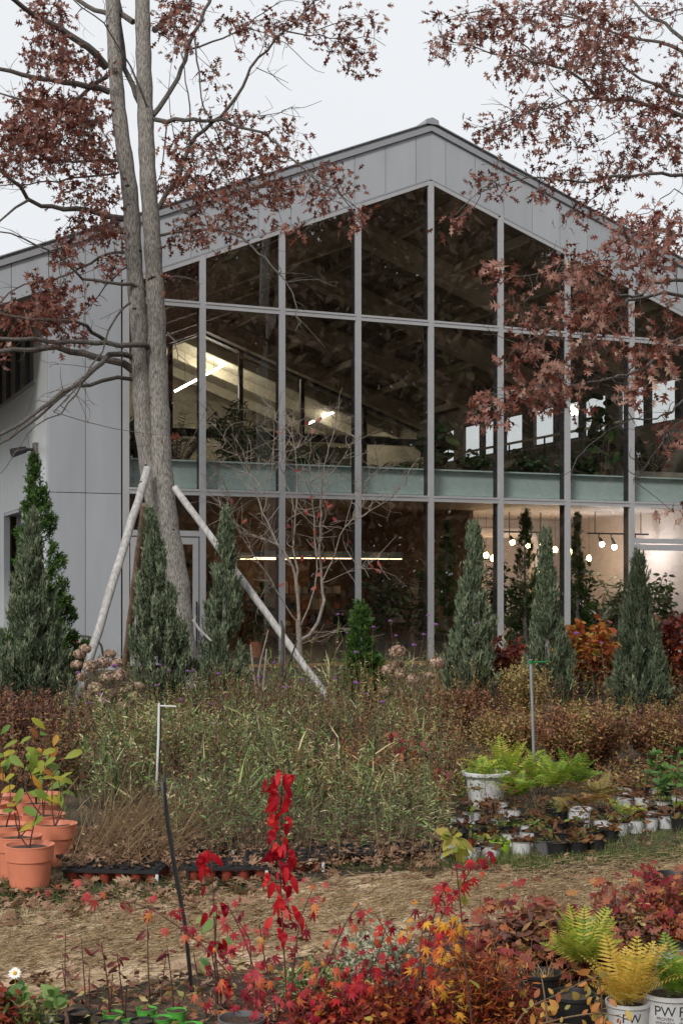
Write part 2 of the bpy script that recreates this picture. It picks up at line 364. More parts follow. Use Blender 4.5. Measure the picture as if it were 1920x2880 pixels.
# ------------------------------------------------------------------ the building (facade coordinates: s along, n outwards, z up)
TH = math.radians(22.57); CT, ST = math.cos(TH), math.sin(TH)
FX0, FY0, BAY = -2.462, 25.25, 1.5
def Fp(s, n, z): return Vector((FX0 + s*CT + n*ST, FY0 + s*ST - n*CT, z))
APEX = 4.5
def slope(s): return .407 if s < APEX else .363
def zb(s): return 9.43 - slope(s)*abs(s-APEX)        # underside of the fascia / head of the glass
def zt(s): return 10.40 - slope(s)*abs(s-APEX)       # top of the fascia panels
def fbox(mb, s0, s1, n0, n1, z0, z1):
    mb.hexa([Fp(s0,n1,z0), Fp(s1,n1,z0), Fp(s1,n0,z0), Fp(s0,n0,z0), Fp(s0,n1,z1), Fp(s1,n1,z1), Fp(s1,n0,z1), Fp(s0,n0,z1)])
def fquad(mb, s0, s1, n0, n1, lo, hi):
    'prism with sloping bottom/top given as (z at s0, z at s1)'
    mb.hexa([Fp(s0,n1,lo[0]), Fp(s1,n1,lo[1]), Fp(s1,n0,lo[1]), Fp(s0,n0,lo[0]), Fp(s0,n1,hi[0]), Fp(s1,n1,hi[1]), Fp(s1,n0,hi[1]), Fp(s0,n0,hi[0])])
bld = empty('garden_hall', Fp(APEX, 0, 0), 'grey gabled garden hall with tall glass front and lit shop inside', 'building')
SL, SR = -6.2, 12.0      # ends of the roof
WL, GL, GR = -2.73, -1.43, 11.62   # left corner, left and right edge of the glazing
# gable fascia + left wall panels
JN = [APEX + (j + .5)*.628 for j in range(-18, 13)]
JN = [j for j in JN if SL + .1 < j < SR - .1]
edges = sorted([SL] + JN + [SR, APEX, GL])
edges = [e for i, e in enumerate(edges) if i == 0 or e - edges[i-1] > .05 or abs(e-APEX) < 1e-6]
G = .005
def panel(s0, s1, lo, hi, joint=(True, True)):
    mb = MB(); a = s0 + (G if joint[0] else 0); b = s1 - (G if joint[1] else 0)
    dz = (random.uniform(-.0015, .0015))
    fquad(mb, a, b, -.03, 0 + dz, (lo(a), lo(b)), (hi(a), hi(b)))
    mb.build('panel', M['panel'], bld)
for a, b in zip(edges[:-1], edges[1:]):
    jj = (abs(a-APEX) > 1e-6, abs(b-APEX) > 1e-6); mid = (a+b)/2
    if mid < WL + .05:
        panel(a, b, lambda s: zb(s)+.26, zt, jj)
    elif mid < GL:
        panel(a, b, lambda s: .12, lambda s: 3.285, jj); panel(a, b, lambda s: 3.297, zt, jj)
    else:
        panel(a, b, zb, zt, jj)
# backing wall behind the panels (dark joints) and soffits
mb = MB()
for a, b in ((SL, WL), (GL, APEX), (APEX, SR)):
    fquad(mb, a+.01, b, -.09, -.034, (zb(a)+.05 + (.24 if b == WL else 0), zb(b)+.05 + (.24 if b == WL else 0)), (zt(a)-.03, zt(b)-.03))
fquad(mb, WL+.02, GL-.01, -.16, -.034, (.1, .1), (zt(WL)-.03, zt(GL)-.03))
mb.build('backing_wall', M['joint'], bld)
# roof slabs, edge flashing, ridge cap
ND = -24
for a, b in ((SL, APEX), (APEX, SR)):
    mb = MB(); fquad(mb, a - (.03 if a == SL else 0), b + (.03 if b == SR else 0), ND, .02, (zt(a)+.035, zt(b)+.035), (zt(a)+.075, zt(b)+.075)); mb.build('roof', M['trim'], bld)
    mb = MB(); fquad(mb, a, b, .0025, .045, (zt(a)-.075, zt(b)-.075), (zt(a)+.030, zt(b)+.030)); mb.build('roof_flashing', M['trim'], bld)
    mb = MB(); fquad(mb, a, b, -.02, .07, (zt(a)+.0775, zt(b)+.0775), (zt(a)+.098, zt(b)+.098)); mb.build('roof_edge', M['soffit'], bld)
    mb = MB(); fquad(mb, max(a, GL), min(b, GR+.2), -.05, .012, (zb(max(a, GL))-.03, zb(min(b, GR+.2))-.03), (zb(max(a, GL))-.004, zb(min(b, GR+.2))-.004)); mb.build('fascia_drip', M['trim'], bld)
mb = MB()
mb.add([Fp(APEX+s_, n_, z_) for n_ in (.075, -24) for s_, z_ in ((-.14, zt(APEX)+.04), (-.13, zt(APEX)+.12), (0, zt(APEX)+.17), (.13, zt(APEX)+.12), (.14, zt(APEX)+.04))],
       [(0, 1, 2, 3, 4), (9, 8, 7, 6, 5), (0, 5, 6, 1), (1, 6, 7, 2), (2, 7, 8, 3), (3, 8, 9, 4)])
mb.build('ridge_cap', M['trim'], bld)
mb = MB(); fquad(mb, SL+.01, WL-.001, ND, -.095, (zb(SL)+.27, zb(WL)+.27), (zb(SL)+.30, zb(WL)+.30)); mb.build('soffit', M['soffit'], bld)
# left side wall (perpendicular to the front): boards, ribbon windows, recessed door
WTOP = zb(WL) + .262
def nquad(name, m, n0, n1, z0, z1, s, parent=None):
    mb = MB(); mb.add([Fp(s, n0, z0), Fp(s, n1, z0), Fp(s, n1, z1), Fp(s, n0, z1)], [(0, 1, 2, 3)]); return mb.build(name, m, parent or bld)
def nwall(name, m, n0, n1, z0, z1, s0=WL, s1=WL+.12, parent=None):
    mb = MB(); fbox(mb, s0, s1, n1, n0, z0, z1); return mb.build(name, m, parent or bld)
n = -.17
while n > -12:
    n1 = n - .40
    door = n < -2.55 and n1 > -4.6
    z0 = 3.16 if door else .1
    nwall('cladding_board', M['board'], n - .004, n1 + .004, z0, 5.30 if n < -1.1 else WTOP)
    n = n1
nwall('wall_core', M['joint'], -.17, -2.53, .1, 5.28, WL+.121, WL+.16); nwall('wall_core', M['joint'], -4.6, -12, .1, 5.28, WL+.121, WL+.16)
nwall('wall_core', M['joint'], -2.53, -4.6, 3.16, 5.28, WL+.121, WL+.16)
nwall('wall_corner', M['panel'], -.031, -.166, .12, WTOP, WL+.003, WL+.14)
nwall('window_sill', M['trim'], -1.12, -12, 5.301, 5.36, WL-.03, WL+.14)
for i in range(10):
    nn = -1.2 - i*1.05
    nwall('window_mullion', M['darkmetal'], nn, nn-.07, 5.362, WTOP, WL+.02, WL+.1)
    nquad('pane', M['glass'], nn-.07, nn-1.05, 5.362, WTOP, WL+.06)
nwall('door_frame', M['alu'], -2.56, -2.66, .1, 3.15, WL+.25, WL+.32); nwall('door_frame', M['alu'], -4.5, -4.6, .1, 3.15, WL+.25, WL+.32)
nwall('door_reveal', M['alu'], -2.56, -4.6, 3.10, 3.158, WL+.01, WL+.32)
d = nwall('side_door', M['soffit'], -2.662, -4.498, .12, 3.09, WL+.27, WL+.3)
nquad('door_pane', M['glass'], -2.85, -4.3, 1.2, 2.9, WL+.262, d)
# floor plinth and wooden sill board below the glass
mb = MB(); fbox(mb, GL, GR, -15, -.02, .0, .30); mb.build('floor_slab', M['inner_floor'], bld)
mb = MB(); fbox(mb, -.02, GR, .0, .16, .18, .285); mb.build('sill_board', M['wood'], bld)
# glazing grid: mullions, transoms, panes
def head(s): return zb(s) - .034
MS = [k*BAY for k in range(0, 8)]
for s in [GL+.045] + MS + [GR]:
    wd = .055
    mb = MB(); fquad(mb, s-wd, s+wd, -.03, .022, (.29, .29), (head(s-wd) if s < APEX else head(s+wd)-.0, head(s+wd) if s <= APEX else head(s-wd)) if abs(s-APEX) > .1 else (head(s-wd), head(s+wd)))
    mu = mb.build('mullion', M['alu'], bld)
    mb = MB(); fbox(mb, s-.035, s+.035, -.24, -.034, .302, min(head(s-.06), head(s+.06))-.06); mb.build('mullion_fin', M['darkmetal'], mu)
cols = [GL+.045] + MS + [GR]
for a, b in zip(cols[:-1], cols[1:]):
    for zc in (3.355, 6.68):
        if zc + .1 < min(head(a), head(b)):
            mb = MB(); fbox(mb, a+.0555, b-.0555, -.03, .017, zc-.055, zc+.015); fbox(mb, a+.0555, b-.0555, -.03, .028, zc+.0155, zc+.055)
            tr = mb.build('transom', M['alu'], bld)
            mb = MB(); fbox(mb, a+.0555, b-.0555, -.16, -.033, zc-.035, zc+.035); mb.build('transom_fin', M['darkmetal'], tr)
    lv = [.29, 3.30, 3.41, 6.625, 6.735]
    a2, b2 = a+.056, b-.056
    h = lambda s: head(s) - .07
    def pane(z0, z1):
        mb = MB(); jt = lambda: -.012 + random.uniform(-.006, .006); q = [Fp(a2, jt(), z0), Fp(b2, jt(), z0), Fp(b2, jt(), z1(b2)), Fp(a2, jt(), z1(a2))]
        mb.add(q, [(0, 1, 2, 3)]); mb.build('pane', M['glass'], bld)
    z0low = .29
    if a < -1 or a > 8.9 and a < 9.1:
        dtop = 2.62
        mb = MB(); fbox(mb, a2, b2, -.03, .02, dtop-.05, dtop+.05); mb.build('door_transom', M['alu'], bld)
        if dtop+.05 < 3.30: pane(dtop+.05, lambda s: 3.30)
        dr = MB(); fw = .10
        fbox(dr, a2+.02, a2+.02+fw, -.03, .012, .30, dtop-.07); fbox(dr, b2-.02-fw, b2-.02, -.03, .012, .30, dtop-.07)
        fbox(dr, a2+.02+fw, b2-.02-fw, -.03, .012, dtop-.19, dtop-.07); fbox(dr, a2+.02+fw, b2-.02-fw, -.03, .012, .30, .46)
        D_ = dr.build('glass_door', M['alu'], bld)
        mb = MB(); mb.add([Fp(a2+.12, -.01, .46), Fp(b2-.12, -.01, .46), Fp(b2-.12, -.01, dtop-.19), Fp(a2+.12, -.01, dtop-.19)], [(0, 1, 2, 3)]); mb.build('door_pane', M['glass'], D_)
        mb = MB(); hs = b2-.07
        mb.tube([Fp(hs, .06, .55), Fp(hs, .06, 1.42)], .016, 8); mb.tube([Fp(hs, .012, .7), Fp(hs, .06, .7)], .01, 6); mb.tube([Fp(hs, .012, 1.3), Fp(hs, .06, 1.3)], .01, 6)
        mb.build('door_handle', M['black'], D_)
    else: pane(.29, lambda s: 3.30)
    if min(h(a2), h(b2)) > 6.735:
        pane(3.41, lambda s: 6.625); pane(6.735, h)
    else:
        pane(3.41, lambda s: min(6.625, h(s)))
        if max(h(a2), h(b2)) > 6.74: pass
    for (sa, sb) in ((a+.0555, b-.0555),):
        mb = MB(); fquad(mb, sa, sb, -.03, .01, (head(sa)-.075, head(sb)-.075), (head(sa)-.002, head(sb)-.002)); mb.build('head_frame', M['alu'], bld)
# structural steel behind the glass: teal edge beam with flanges, bolts
def teal_beam(n0):
    b = MB(); fbox(b, GL, GR, n0-.012, n0, 3.46, 3.92); o = b.build('steel_beam', M['teal'], bld)
    for z in (3.43, 3.921):
        b = MB(); fbox(b, GL, GR, n0-.1, n0+.09, z, z+.028); b.build('flange', M['teal'], o)
    for s0 in (GL+.22, 10.9):
        b = MB(); fbox(b, s0-.11, s0+.11, n0+.001, n0+.012, 3.47, 3.91); b.build('splice_plate', M['teal'], o)
        for i in range(5):
            for dx in (-.05, .05):
                q = Fp(s0+dx, n0+.012, 3.53+i*.08); b = MB(); b.tube([q, q + Vector((ST, -CT, 0))*.02], .018, 6); b.build('bolt', M['steel'], o)
teal_beam(-.36)
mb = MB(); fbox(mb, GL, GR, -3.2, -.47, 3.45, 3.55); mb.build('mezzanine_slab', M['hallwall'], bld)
# hall interior: ceiling, rafters, purlins
HB = -14.9
def zc_(s): return zb(s) - .02
for a, b in ((WL+.17, APEX), (APEX, GR-.0)):
    mb = MB(); fquad(mb, a, b, HB, -.10, (zc_(a)+.10, zc_(b)+.10), (zc_(a)+.14, zc_(b)+.14)); mb.build('hall_ceiling', M['ceil'], bld)
    for i in range(4):
        n0 = -3.4 - i*3.7
        mb = MB(); fquad(mb, a, b, n0-.16, n0, (zc_(a)-.38, zc_(b)-.38), (zc_(a)+.095, zc_(b)+.095)); r_ = mb.build('rafter', M['rafter'], bld)
        mb = MB(); fquad(mb, a, b, n0-.24, n0+.08, (zc_(a)-.42, zc_(b)-.42), (zc_(a)-.385, zc_(b)-.385)); mb.build('rafter_flange', M['rafter'], r_)
for k in range(-1, 8):
    s = k*BAY + .75
    if abs(s-APEX) < .3: continue
    mb = MB(); fquad(mb, s-.05, s+.05, HB+.05, -.25, (zc_(s)-.09, zc_(s)-.09), (zc_(s)+.08, zc_(s)+.08)); mb.build('purlin', M['rafter'], bld)
# back partition (dark frame, glass) and the cream room beyond it
RB = -22.5
def hz(s): return zc_(s) - .45
for s in (-1.5, .9, 3.6, 5.7, 7.6, 9.6):
    mb = MB(); fbox(mb, s-.06, s+.06, HB-.06, HB+.06, 3.9, hz(s)); mb.build('partition_post', M['darkmetal'], bld)
mb = MB(); fbox(mb, WL+.2, GR-.1, HB-.1, HB+.1, 6.02, 6.22); mb.build('partition_beam', M['darkmetal'], bld)
for a, b in ((WL+.2, APEX), (APEX, GR-.1)):
    mb = MB(); fquad(mb, a, b, HB-.12, HB+.12, (hz(a)-.02, hz(b)-.02), (zc_(a)+.09, zc_(b)+.09)); mb.build('partition_beam', M['darkmetal'], bld)
mb = MB(); fbox(mb, WL+.2, GR-.1, RB-.1, RB, .3, 9.6); mb.build('room_wall', M['cream'], bld)
mb = MB(); fbox(mb, GR-.1, GR, RB, HB, 3.6, 8); mb.build('room_wall', M['cream'], bld)
mb = MB(); fbox(mb, 6.9, 9.6, HB-1.2, HB-1.1, 3.6, 6.0); mb.build('room_wall', M['cream'], bld)
for a, b in ((WL+.17, APEX), (APEX, GR-.0)):
    mb = MB(); fquad(mb, a, b, RB, HB-.13, (zc_(a)-.1, zc_(b)-.1), (zc_(a)-.05, zc_(b)-.05)); mb.build('room_ceiling', M['cream'], bld)
for i in range(3):
    n0 = HB - 1.6 - i*2.2
    for a, b in ((WL+.17, APEX), (APEX, GR)):
        mb = MB(); fquad(mb, a, b, n0-.14, n0, (zc_(a)-.42, zc_(b)-.42), (zc_(a)-.11, zc_(b)-.11)); mb.build('room_rafter', M['cream'], bld)
    mb = MB(); mb.tube([Fp(WL+.4, n0-.07, 6.45), Fp(GR-.4, n0-.07, 6.45)], .03, 6); mb.build('tie_rod', M['cream'], bld)
mb = MB(); fbox(mb, WL+.2, GR-.1, RB, -9.2, 3.55, 3.9); mb.build('room_floor', M['inner_floor'], bld)
# right side wall with clerestory windows
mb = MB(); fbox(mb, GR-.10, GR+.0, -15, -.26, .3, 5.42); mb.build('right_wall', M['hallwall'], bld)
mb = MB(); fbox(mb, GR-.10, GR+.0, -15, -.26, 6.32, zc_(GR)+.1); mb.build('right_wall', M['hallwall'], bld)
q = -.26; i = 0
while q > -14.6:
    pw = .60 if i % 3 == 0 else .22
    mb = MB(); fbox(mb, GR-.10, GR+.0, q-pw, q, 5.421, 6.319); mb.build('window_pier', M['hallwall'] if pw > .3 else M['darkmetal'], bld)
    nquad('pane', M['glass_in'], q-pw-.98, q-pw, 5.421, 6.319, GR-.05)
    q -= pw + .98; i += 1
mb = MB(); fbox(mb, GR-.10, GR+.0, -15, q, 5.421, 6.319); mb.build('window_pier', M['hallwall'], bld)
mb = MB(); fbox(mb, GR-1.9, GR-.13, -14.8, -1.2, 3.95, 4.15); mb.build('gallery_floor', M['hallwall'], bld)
rl = MB()
for z in (5.2,): rl.tube([Fp(GR-1.95, -1.2, z), Fp(GR-1.95, -14.6, z)], .03, 6)
o_ = rl.build('gallery_rail', M['rafter'], bld)
for i in range(9):
    b = MB(); b.tube([Fp(GR-1.95, -1.2-i*1.67, 4.152), Fp(GR-1.95, -1.2-i*1.67, 5.18)], .022, 6); b.build('rail_post', M['darkmetal'], o_)
for z in (4.45, 4.72, 4.98):
    b = MB(); b.tube([Fp(GR-1.95, -1.2, z), Fp(GR-1.95, -14.6, z)], .006, 4); b.build('rail_wire', M['steel'], o_)
# ground floor shop
mb = MB(); fbox(mb, GL-.9, 7.2, -9.1, -9.0, .3, 3.5); mb.build('shop_wall', M['brownwall'], bld)
mb = MB(); fbox(mb, 7.2, GR-.13, -6.6, -6.5, .3, 3.5); mb.build('shop_wall', M['white'], bld)
mb = MB(); fbox(mb, 7.1, 7.199, -9.1, -3.4, .3, 3.5); mb.build('shop_wall', M['brownwall'], bld)
mb = MB(); fbox(mb, GR-.20, GR-.101, -6.5, -.45, .31, 3.5); mb.build('shop_wall', M['white'], bld)
mb = MB(); fbox(mb, WL+.2, 7.2, -9.0, -3.2, 3.42, 3.5); mb.build('shop_ceiling', M['brownwall'], bld)
mb = MB(); fbox(mb, 7.2, GR-.13, -6.5, -.5, 3.36, 3.42); mb.build('shop_ceiling', M['white'], bld)
mb = MB(); fbox(mb, WL+.2, 7.19, -3.2, -.5, 3.36, 3.42); mb.build('shop_ceiling', M['brownwall'], bld)
mb = MB(); fbox(mb, 4.9, 5.5, -8.99, -8.9, .31, 2.7); mb.build('doorway_trim', M['wood'], bld)
mb = MB(); mb.tube([Fp(7.4, -4.4, 2.95), Fp(9.0, -4.4, 2.95), Fp(9.25, -4.4, 2.85), Fp(9.3, -4.4, 2.6), Fp(9.3, -4.4, .4)], .13, 10); mb.build('duct', M['white'], bld, True)
# ------------------------------------------------------------------ lit lamps of the hall and shop
def point(name, loc, watt, col, parent, size=.06):
    l = bpy.data.lights.new(name, 'POINT'); l.energy = watt; l.color = col; l.shadow_soft_size = size
    o = bpy.data.objects.new(name, l); COL.objects.link(o); o.parent = parent; o.location = Vector(loc) - wloc(parent)
WARM, COOL = (1, .72, .42), (1, .93, .86)
M['tube_lit'] = emit('lit_tube', (1, .92, .78), 12); M['bulb_warm'] = emit('lit_warm_bulb', (1, .62, .26), 26); M['bulb_white'] = emit('lit_white_bulb', (1, .92, .84), 30); M['strip'] = emit('lit_strip', (1, .66, .36), 4)
def tube_lamp(a, b, label, watt):
    e = empty('tube_lamp', a, label, 'lamp'); mb = MB(); mb.tube([a, b], .035, 8); mb.build('lamp_tube', M['tube_lit'], e)
    mb = MB()
    for t in (.2, .8):
        q = a.lerp(b, t); mb.tube([q + Vector((0, 0, .04)), q + Vector((0, 0, 1.0))], .008, 4)
    mb.build('suspension_rod', M['darkmetal'], e)
    for t in (.25, .75): point('lamp_light', a.lerp(b, t) + Vector((0, 0, -.12)), watt, (1, .90, .72), e, .2)
tube_lamp(P(493, 1100, 42.5), P(627, 1028, 44.5), 'slanting bright tube lamp hanging in the cream room behind the oak trunks', 52)
tube_lamp(P(870, 1190, 47), P(1010, 1125, 44.5), 'second dimmer tube lamp deep in the cream room, right of the first', 26)
def strip_lamp(s0, s1, n0, z, label, watt):
    e = empty('strip_lamp', Fp(s0, n0, z), label, 'lamp')
    mb = MB(); fbox(mb, s0, s1, n0-.05, n0+.05, z+.016, z+.16); mb.build('lamp_body', M['teal'], e)
    mb = MB(); fbox(mb, s0+.02, s1-.02, n0-.03, n0+.03, z, z+.0155); mb.build('lamp_strip', M['strip'], e)
    mb = MB()
    for q in (s0+.3, s1-.3): mb.tube([Fp(q, n0, z+.16), Fp(q, n0, 3.4)], .006, 4)
    mb.build('suspension_cable', M['darkmetal'], e)
    k = 3
    for i in range(k): point('lamp_light', Fp(s0 + (i+.5)*(s1-s0)/k, n0, z-.1), watt, (1, .66, .36), e, .15)
strip_lamp(2.5, 6.0, -4.5, 2.31, 'long warm strip lamp over the shop counter, behind the bare shrub', 3.5)
strip_lamp(3.2, 4.4, -7.5, 2.35, 'short warm strip lamp farther back below the long one', 3)
def track(label, s0, s1, n0, z, heads, m, watt, col, drop=.22):
    e = empty('track_lamp', Fp(s0, n0, z), label, 'lamp')
    mb = MB(); fbox(mb, s0, s1, n0-.02, n0+.02, z, z+.035); mb.build('rail', M['black'], e)
    mb = MB()
    for q in (s0+.2, s1-.2): mb.tube([Fp(q, n0, z+.035), Fp(q, n0, 3.36)], .01, 5)
    mb.build('hanger', M['black'], e)
    for i, s in enumerate(heads):
        dz = drop + (.06 if i % 2 else 0); c = Fp(s + .05, n0+.05, z-dz)
        mb = MB(); mb.tube([Fp(s, n0, z), Fp(s, n0, z-.07), Fp(s+.02, n0+.03, z-.10)], .012, 6); mb.tube([Fp(s+.01, n0+.01, z-.08), c + Vector((0, 0, .05))], [.03, .045], 8); h = mb.build('spot_head', M['black'], e)
        mb = MB(); mb.lathe(c, [(.001, -.06), (.04, -.045), (.06, 0), (.045, .04), (.02, .06)], 12, True, True); mb.build('bulb', m, h, True)
        point('lamp_light', c + Vector((0, 0, -.12)), watt, col, e)
track('black track with four white spot bulbs over the bright right-hand shop', 9.6, 11.2, -2.6, 2.86, [9.9, 10.22, 10.55, 10.85], M['bulb_white'], 14, COOL)
track('short black track with three warm spot bulbs left of the white ones', 7.9, 9.1, -3.4, 2.9, [8.1, 8.5, 8.85], M['bulb_warm'], 8, (1, .74, .5))
for i, (u_, v_, d_) in enumerate(((1343, 1566, 32.5), (1366, 1562, 32.8), (1385, 1570, 32.2), (1517, 1601, 31.5), (1601, 1553, 33.0), (1560, 1546, 33.4), (1655, 1570, 33.2))):
    c = P(u_, v_, d_); lab = ['left-hand of three small warm pendant bulbs in the shop', 'middle one of three small warm pendant bulbs in the shop', 'right-hand of three small warm pendant bulbs in the shop', 'low round warm bulb glowing behind a spindly juniper', 'yellow bulb hanging beside the pale duct in the shop', 'small warm bulb just left of the yellow one', 'low warm bulb below the white spot bulbs'][i]
    e = empty('pendant_bulb', c, lab, 'lamp', 'pendant bulbs in the shop')
    mb = MB(); mb.lathe(c, [(.001, -.07), (.04, -.055), (.062, 0), (.05, .04), (.022, .07)], 12, True, True); mb.build('bulb', M['bulb_warm'], e, True)
    mb = MB(); mb.tube([c + Vector((0, 0, .07)), Vector((c.x, c.y, 3.34))], .006, 4); mb.build('cord', M['black'], e)
    point('lamp_light', c + Vector((0, 0, -.13)), 5, WARM, e)
# floodlight on the side wall
q = Fp(WL-.03, -1.0, 4.1); e = empty('flood_light', q, 'small black floodlight on its grey box on the boarded side wall', 'lamp')
mb = MB(); fbox(mb, WL-.07, WL-.001, -1.1, -.9, 3.92, 4.22); mb.build('junction_box', M['postgrey'], e)
mb = MB(); mb.tube([Fp(WL-.07, -1.0, 4.1), Fp(WL-.22, -1.0, 4.1)], .03, 8); mb.tube([Fp(WL-.2, -1.0, 4.1), Fp(WL-.45, -.95, 4.02)], [.06, .085], 10); mb.build('lamp_head', M['black'], e)
# ------------------------------------------------------------------ plants and furniture inside
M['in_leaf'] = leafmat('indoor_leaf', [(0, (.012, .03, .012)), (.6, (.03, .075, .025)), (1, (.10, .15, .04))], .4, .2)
def tubeline(mb, a, b, r0, r1, bend=.1, n=5, k=4):
    a, b = Vector(a), Vector(b); L = (b-a).length
    off = Vector((random.gauss(0, 1), random.gauss(0, 1), random.gauss(0, .5))) * bend * L
    pts = [a.lerp(b, i/k) + off * math.sin(math.pi*i/k) for i in range(k+1)]
    mb.tube(pts, [r0 + (r1-r0)*i/k for i in range(k+1)], n)
    return pts
def indoor_plant(base, h, w, kind, label, potm='black', group=None):
    base = Vector(base); e = empty('potted_plant', base, label, 'plant', group); mb = MB()
    pr = max(.12, w*.28)
    mb.lathe(base, [(pr*.75, 0), (pr, .3), (pr*.93, .3), (pr*.9, .26)], 14, True, True); mb.build('pot', M[potm], e)
    fo = Fol(); st = MB(); top = base + Vector((0, 0, .26))
    if kind == 'palm':
        for i in range(16):
            a = random.uniform(0, 2*math.pi); el = random.uniform(.35, 1.0); L = h*random.uniform(.6, .85)
            pts = []
            for t in np.linspace(0, 1, 9):
                r = w*t*math.cos(el*.6)*.95; z = L*(t*1.15 - .75*(1-math.sin(el))*t*t - .2*t**3)
                pts.append(top + Vector((math.cos(a)*r, math.sin(a)*r, max(z, -.2))))
            st.tube(pts, [.012*(1-.8*j/8) for j in range(9)], 4)
            for j in range(2, 9):
                p = np.array(pts[j]); d = np.array(pts[j] - pts[j-1]); d /= np.linalg.norm(d); sd_ = np.cross(d, [0, 0, 1])
                for k in range(3):
                    for sg in (1, -1):
                        fo.add(BLADE, [p - d*k*.06], [d*.5 + sg*sd_ + [0, 0, -.25]], [[0, 0, 1]], [np.array([.34, .9, 1])*(.9 - .3*abs(j-5)/5)], [random.random()])
    else:
        tmpl, sz, nl = {'big': (ROUND, .30, 70), 'fine': (LANCE, .2, 500), 'bush': (OVATE, .14, 420)}[kind]
        tips = []
        for i in range(9 if kind != 'big' else 5):
            a = random.uniform(0, 2*math.pi); r = w*random.uniform(.1, .9)
            tips.append(tubeline(st, top, top + Vector((math.cos(a)*r, math.sin(a)*r, h*random.uniform(.55, .95))), .018, .005, .1))
        P_, A_ = [], []
        for i in range(nl):
            t = random.choice(tips); j = random.uniform(.25, 1)*(len(t)-1); p = t[int(j)].lerp(t[min(int(j)+1, len(t)-1)], j % 1)
            P_.append(p + Vector((random.gauss(0, .1), random.gauss(0, .1), random.gauss(0, .1)))*w); A_.append((random.gauss(0, 1), random.gauss(0, 1), random.uniform(-.9, .6)))
        fo.add(tmpl, P_, A_, rdir(nl, .2, 1), RNG.uniform(.7, 1.2, nl)*sz, RNG.random(nl))
    if st.v: st.build('stem', M['stem_br'], e)
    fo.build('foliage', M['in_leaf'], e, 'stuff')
for (u_, n_, h_, w_, k_, l_) in (
    (395, -1.2, 1.5, .7, 'big', 'dark broad-leaved plant on the mezzanine left of the oak trunks'),
    (500, -1.9, 1.9, 1.0, 'palm', 'palm with arching fronds on the mezzanine just right of the oak trunks'),
    (640, -1.8, 1.7, .75, 'fine', 'weeping narrow-leaved plant on the mezzanine in the second bay'),
    (720, -1.6, 1.2, .7, 'fine', 'lower narrow-leaved plant on the mezzanine beside the weeping one'),
    (870, -1.5, .6, .5, 'bush', 'low bushy plant on the mezzanine behind the bare shrub tips'),
    (1090, -1.3, .55, .55, 'palm', 'small spiky palm on the mezzanine edge in the fourth bay'),
    (1240, -1.4, 1.35, .45, 'big', 'round-leaved plant on the mezzanine right of the ridge mullion'),
    (1330, -1.3, .55, .7, 'bush', 'low dark bush on the mezzanine in the fifth bay'),
    (1480, -1.3, .6, .8, 'bush', 'low dark bush on the mezzanine in the sixth bay'),
    (1640, -1.3, .65, .8, 'bush', 'low dark bush on the mezzanine below the tall fig'),
    (1690, -1.5, 2.3, .6, 'big', 'tall fig with large dark leaves on the mezzanine at the right'),
    (1830, -1.5, 2.0, .8, 'palm', 'palm on the mezzanine at the far right bay')):
    # s where a ray through u meets the plane n = n_
    k_u = (u_-960)/F_PX; s_ = (k_u*(FY0 - n_*CT) - FX0 - n_*ST)/(CT - k_u*ST)
    indoor_plant(Fp(s_, n_, 3.552), h_, w_, k_, l_)
def s_at(u_, n_):
    k_u = (u_-960)/F_PX; return (k_u*(FY0 - n_*CT) - FX0 - n_*ST)/(CT - k_u*ST)
for (u_, n_, h_, w_, k_, l_) in (
    (1400, -1.5, 1.9, .4, 'bush', 'slim leafy shrub in the shop below the three pendant bulbs'),
    (1330, -3.6, 2.0, .6, 'fine', 'airy narrow-leaved shrub deep in the shop behind the split-tip juniper'),
    (1470, -2.6, 1.5, .6, 'bush', 'leafy plant in the shop between two middle junipers'),
    (1590, -3.2, 1.3, .6, 'fine', 'narrow-leaved plant on the shop floor under the yellow bulb'),
    (1740, -2.4, 1.6, .6, 'fine', 'feathery plant in the shop left of the last juniper'),
    (1660, -2.2, .9, .6, 'big', 'broad-leaved plant low in the bright shop'),
    (1630, -1.6, 1.75, .5, 'bush', 'tall airy shrub in the shop left of the white spot bulbs'),
    (1700, -1.2, 1.2, .7, 'palm', 'fan palm standing in the bright shop behind the last junipers'),
    (1850, -1.4, 1.5, .6, 'bush', 'leafy plant in the shop behind the right-hand glass door'),
    (1890, -1.0, .9, .5, 'palm', 'small palm by the right-hand glass door'),
    (1060, -1.4, 1.7, .7, 'bush', 'dark leafy plant inside the glass behind the small green conifer'),
    (1130, -1.8, 1.9, .7, 'fine', 'dark narrow-leaved plant inside, right of the small green conifer'),
    (720, -2.2, 1.1, .4, 'bush', 'small leafy plant inside by the wooden doorway'),
    (960, -2.6, .8, .5, 'bush', 'low plant inside on the floor behind the bare shrub')):
    indoor_plant(Fp(s_at(u_, n_), n_, .302), h_, w_, k_, l_, 'orange' if w_ < .5 else 'black')
def rack(s0, s1, n0, h, m, label, items):
    e = empty('shelf_rack', Fp(s0, n0, .302), label, 'shelf')
    for s in (s0, s1):
        mb = MB(); fbox(mb, s-.03, s+.03, n0-.35, n0, .302, .302+h); mb.build('side_panel', M[m], e)
    for i in range(4):
        z = .42 + i*(h-.2)/3; mb = MB(); fbox(mb, s0+.031, s1-.031, n0-.35, n0, z, z+.03); mb.build('shelf_board', M[m], e)
        if items:
            x = s0+.1
            while x < s1-.12:
                wd = random.uniform(.06, .16); hh = random.uniform(.1, .3)
                mb = MB(); fbox(mb, x, x+wd, n0-.28, n0-.06, z+.031, z+.031+hh); o = mb.build('box', random.choice(GOODS), e); x += wd + random.uniform(.01, .12)
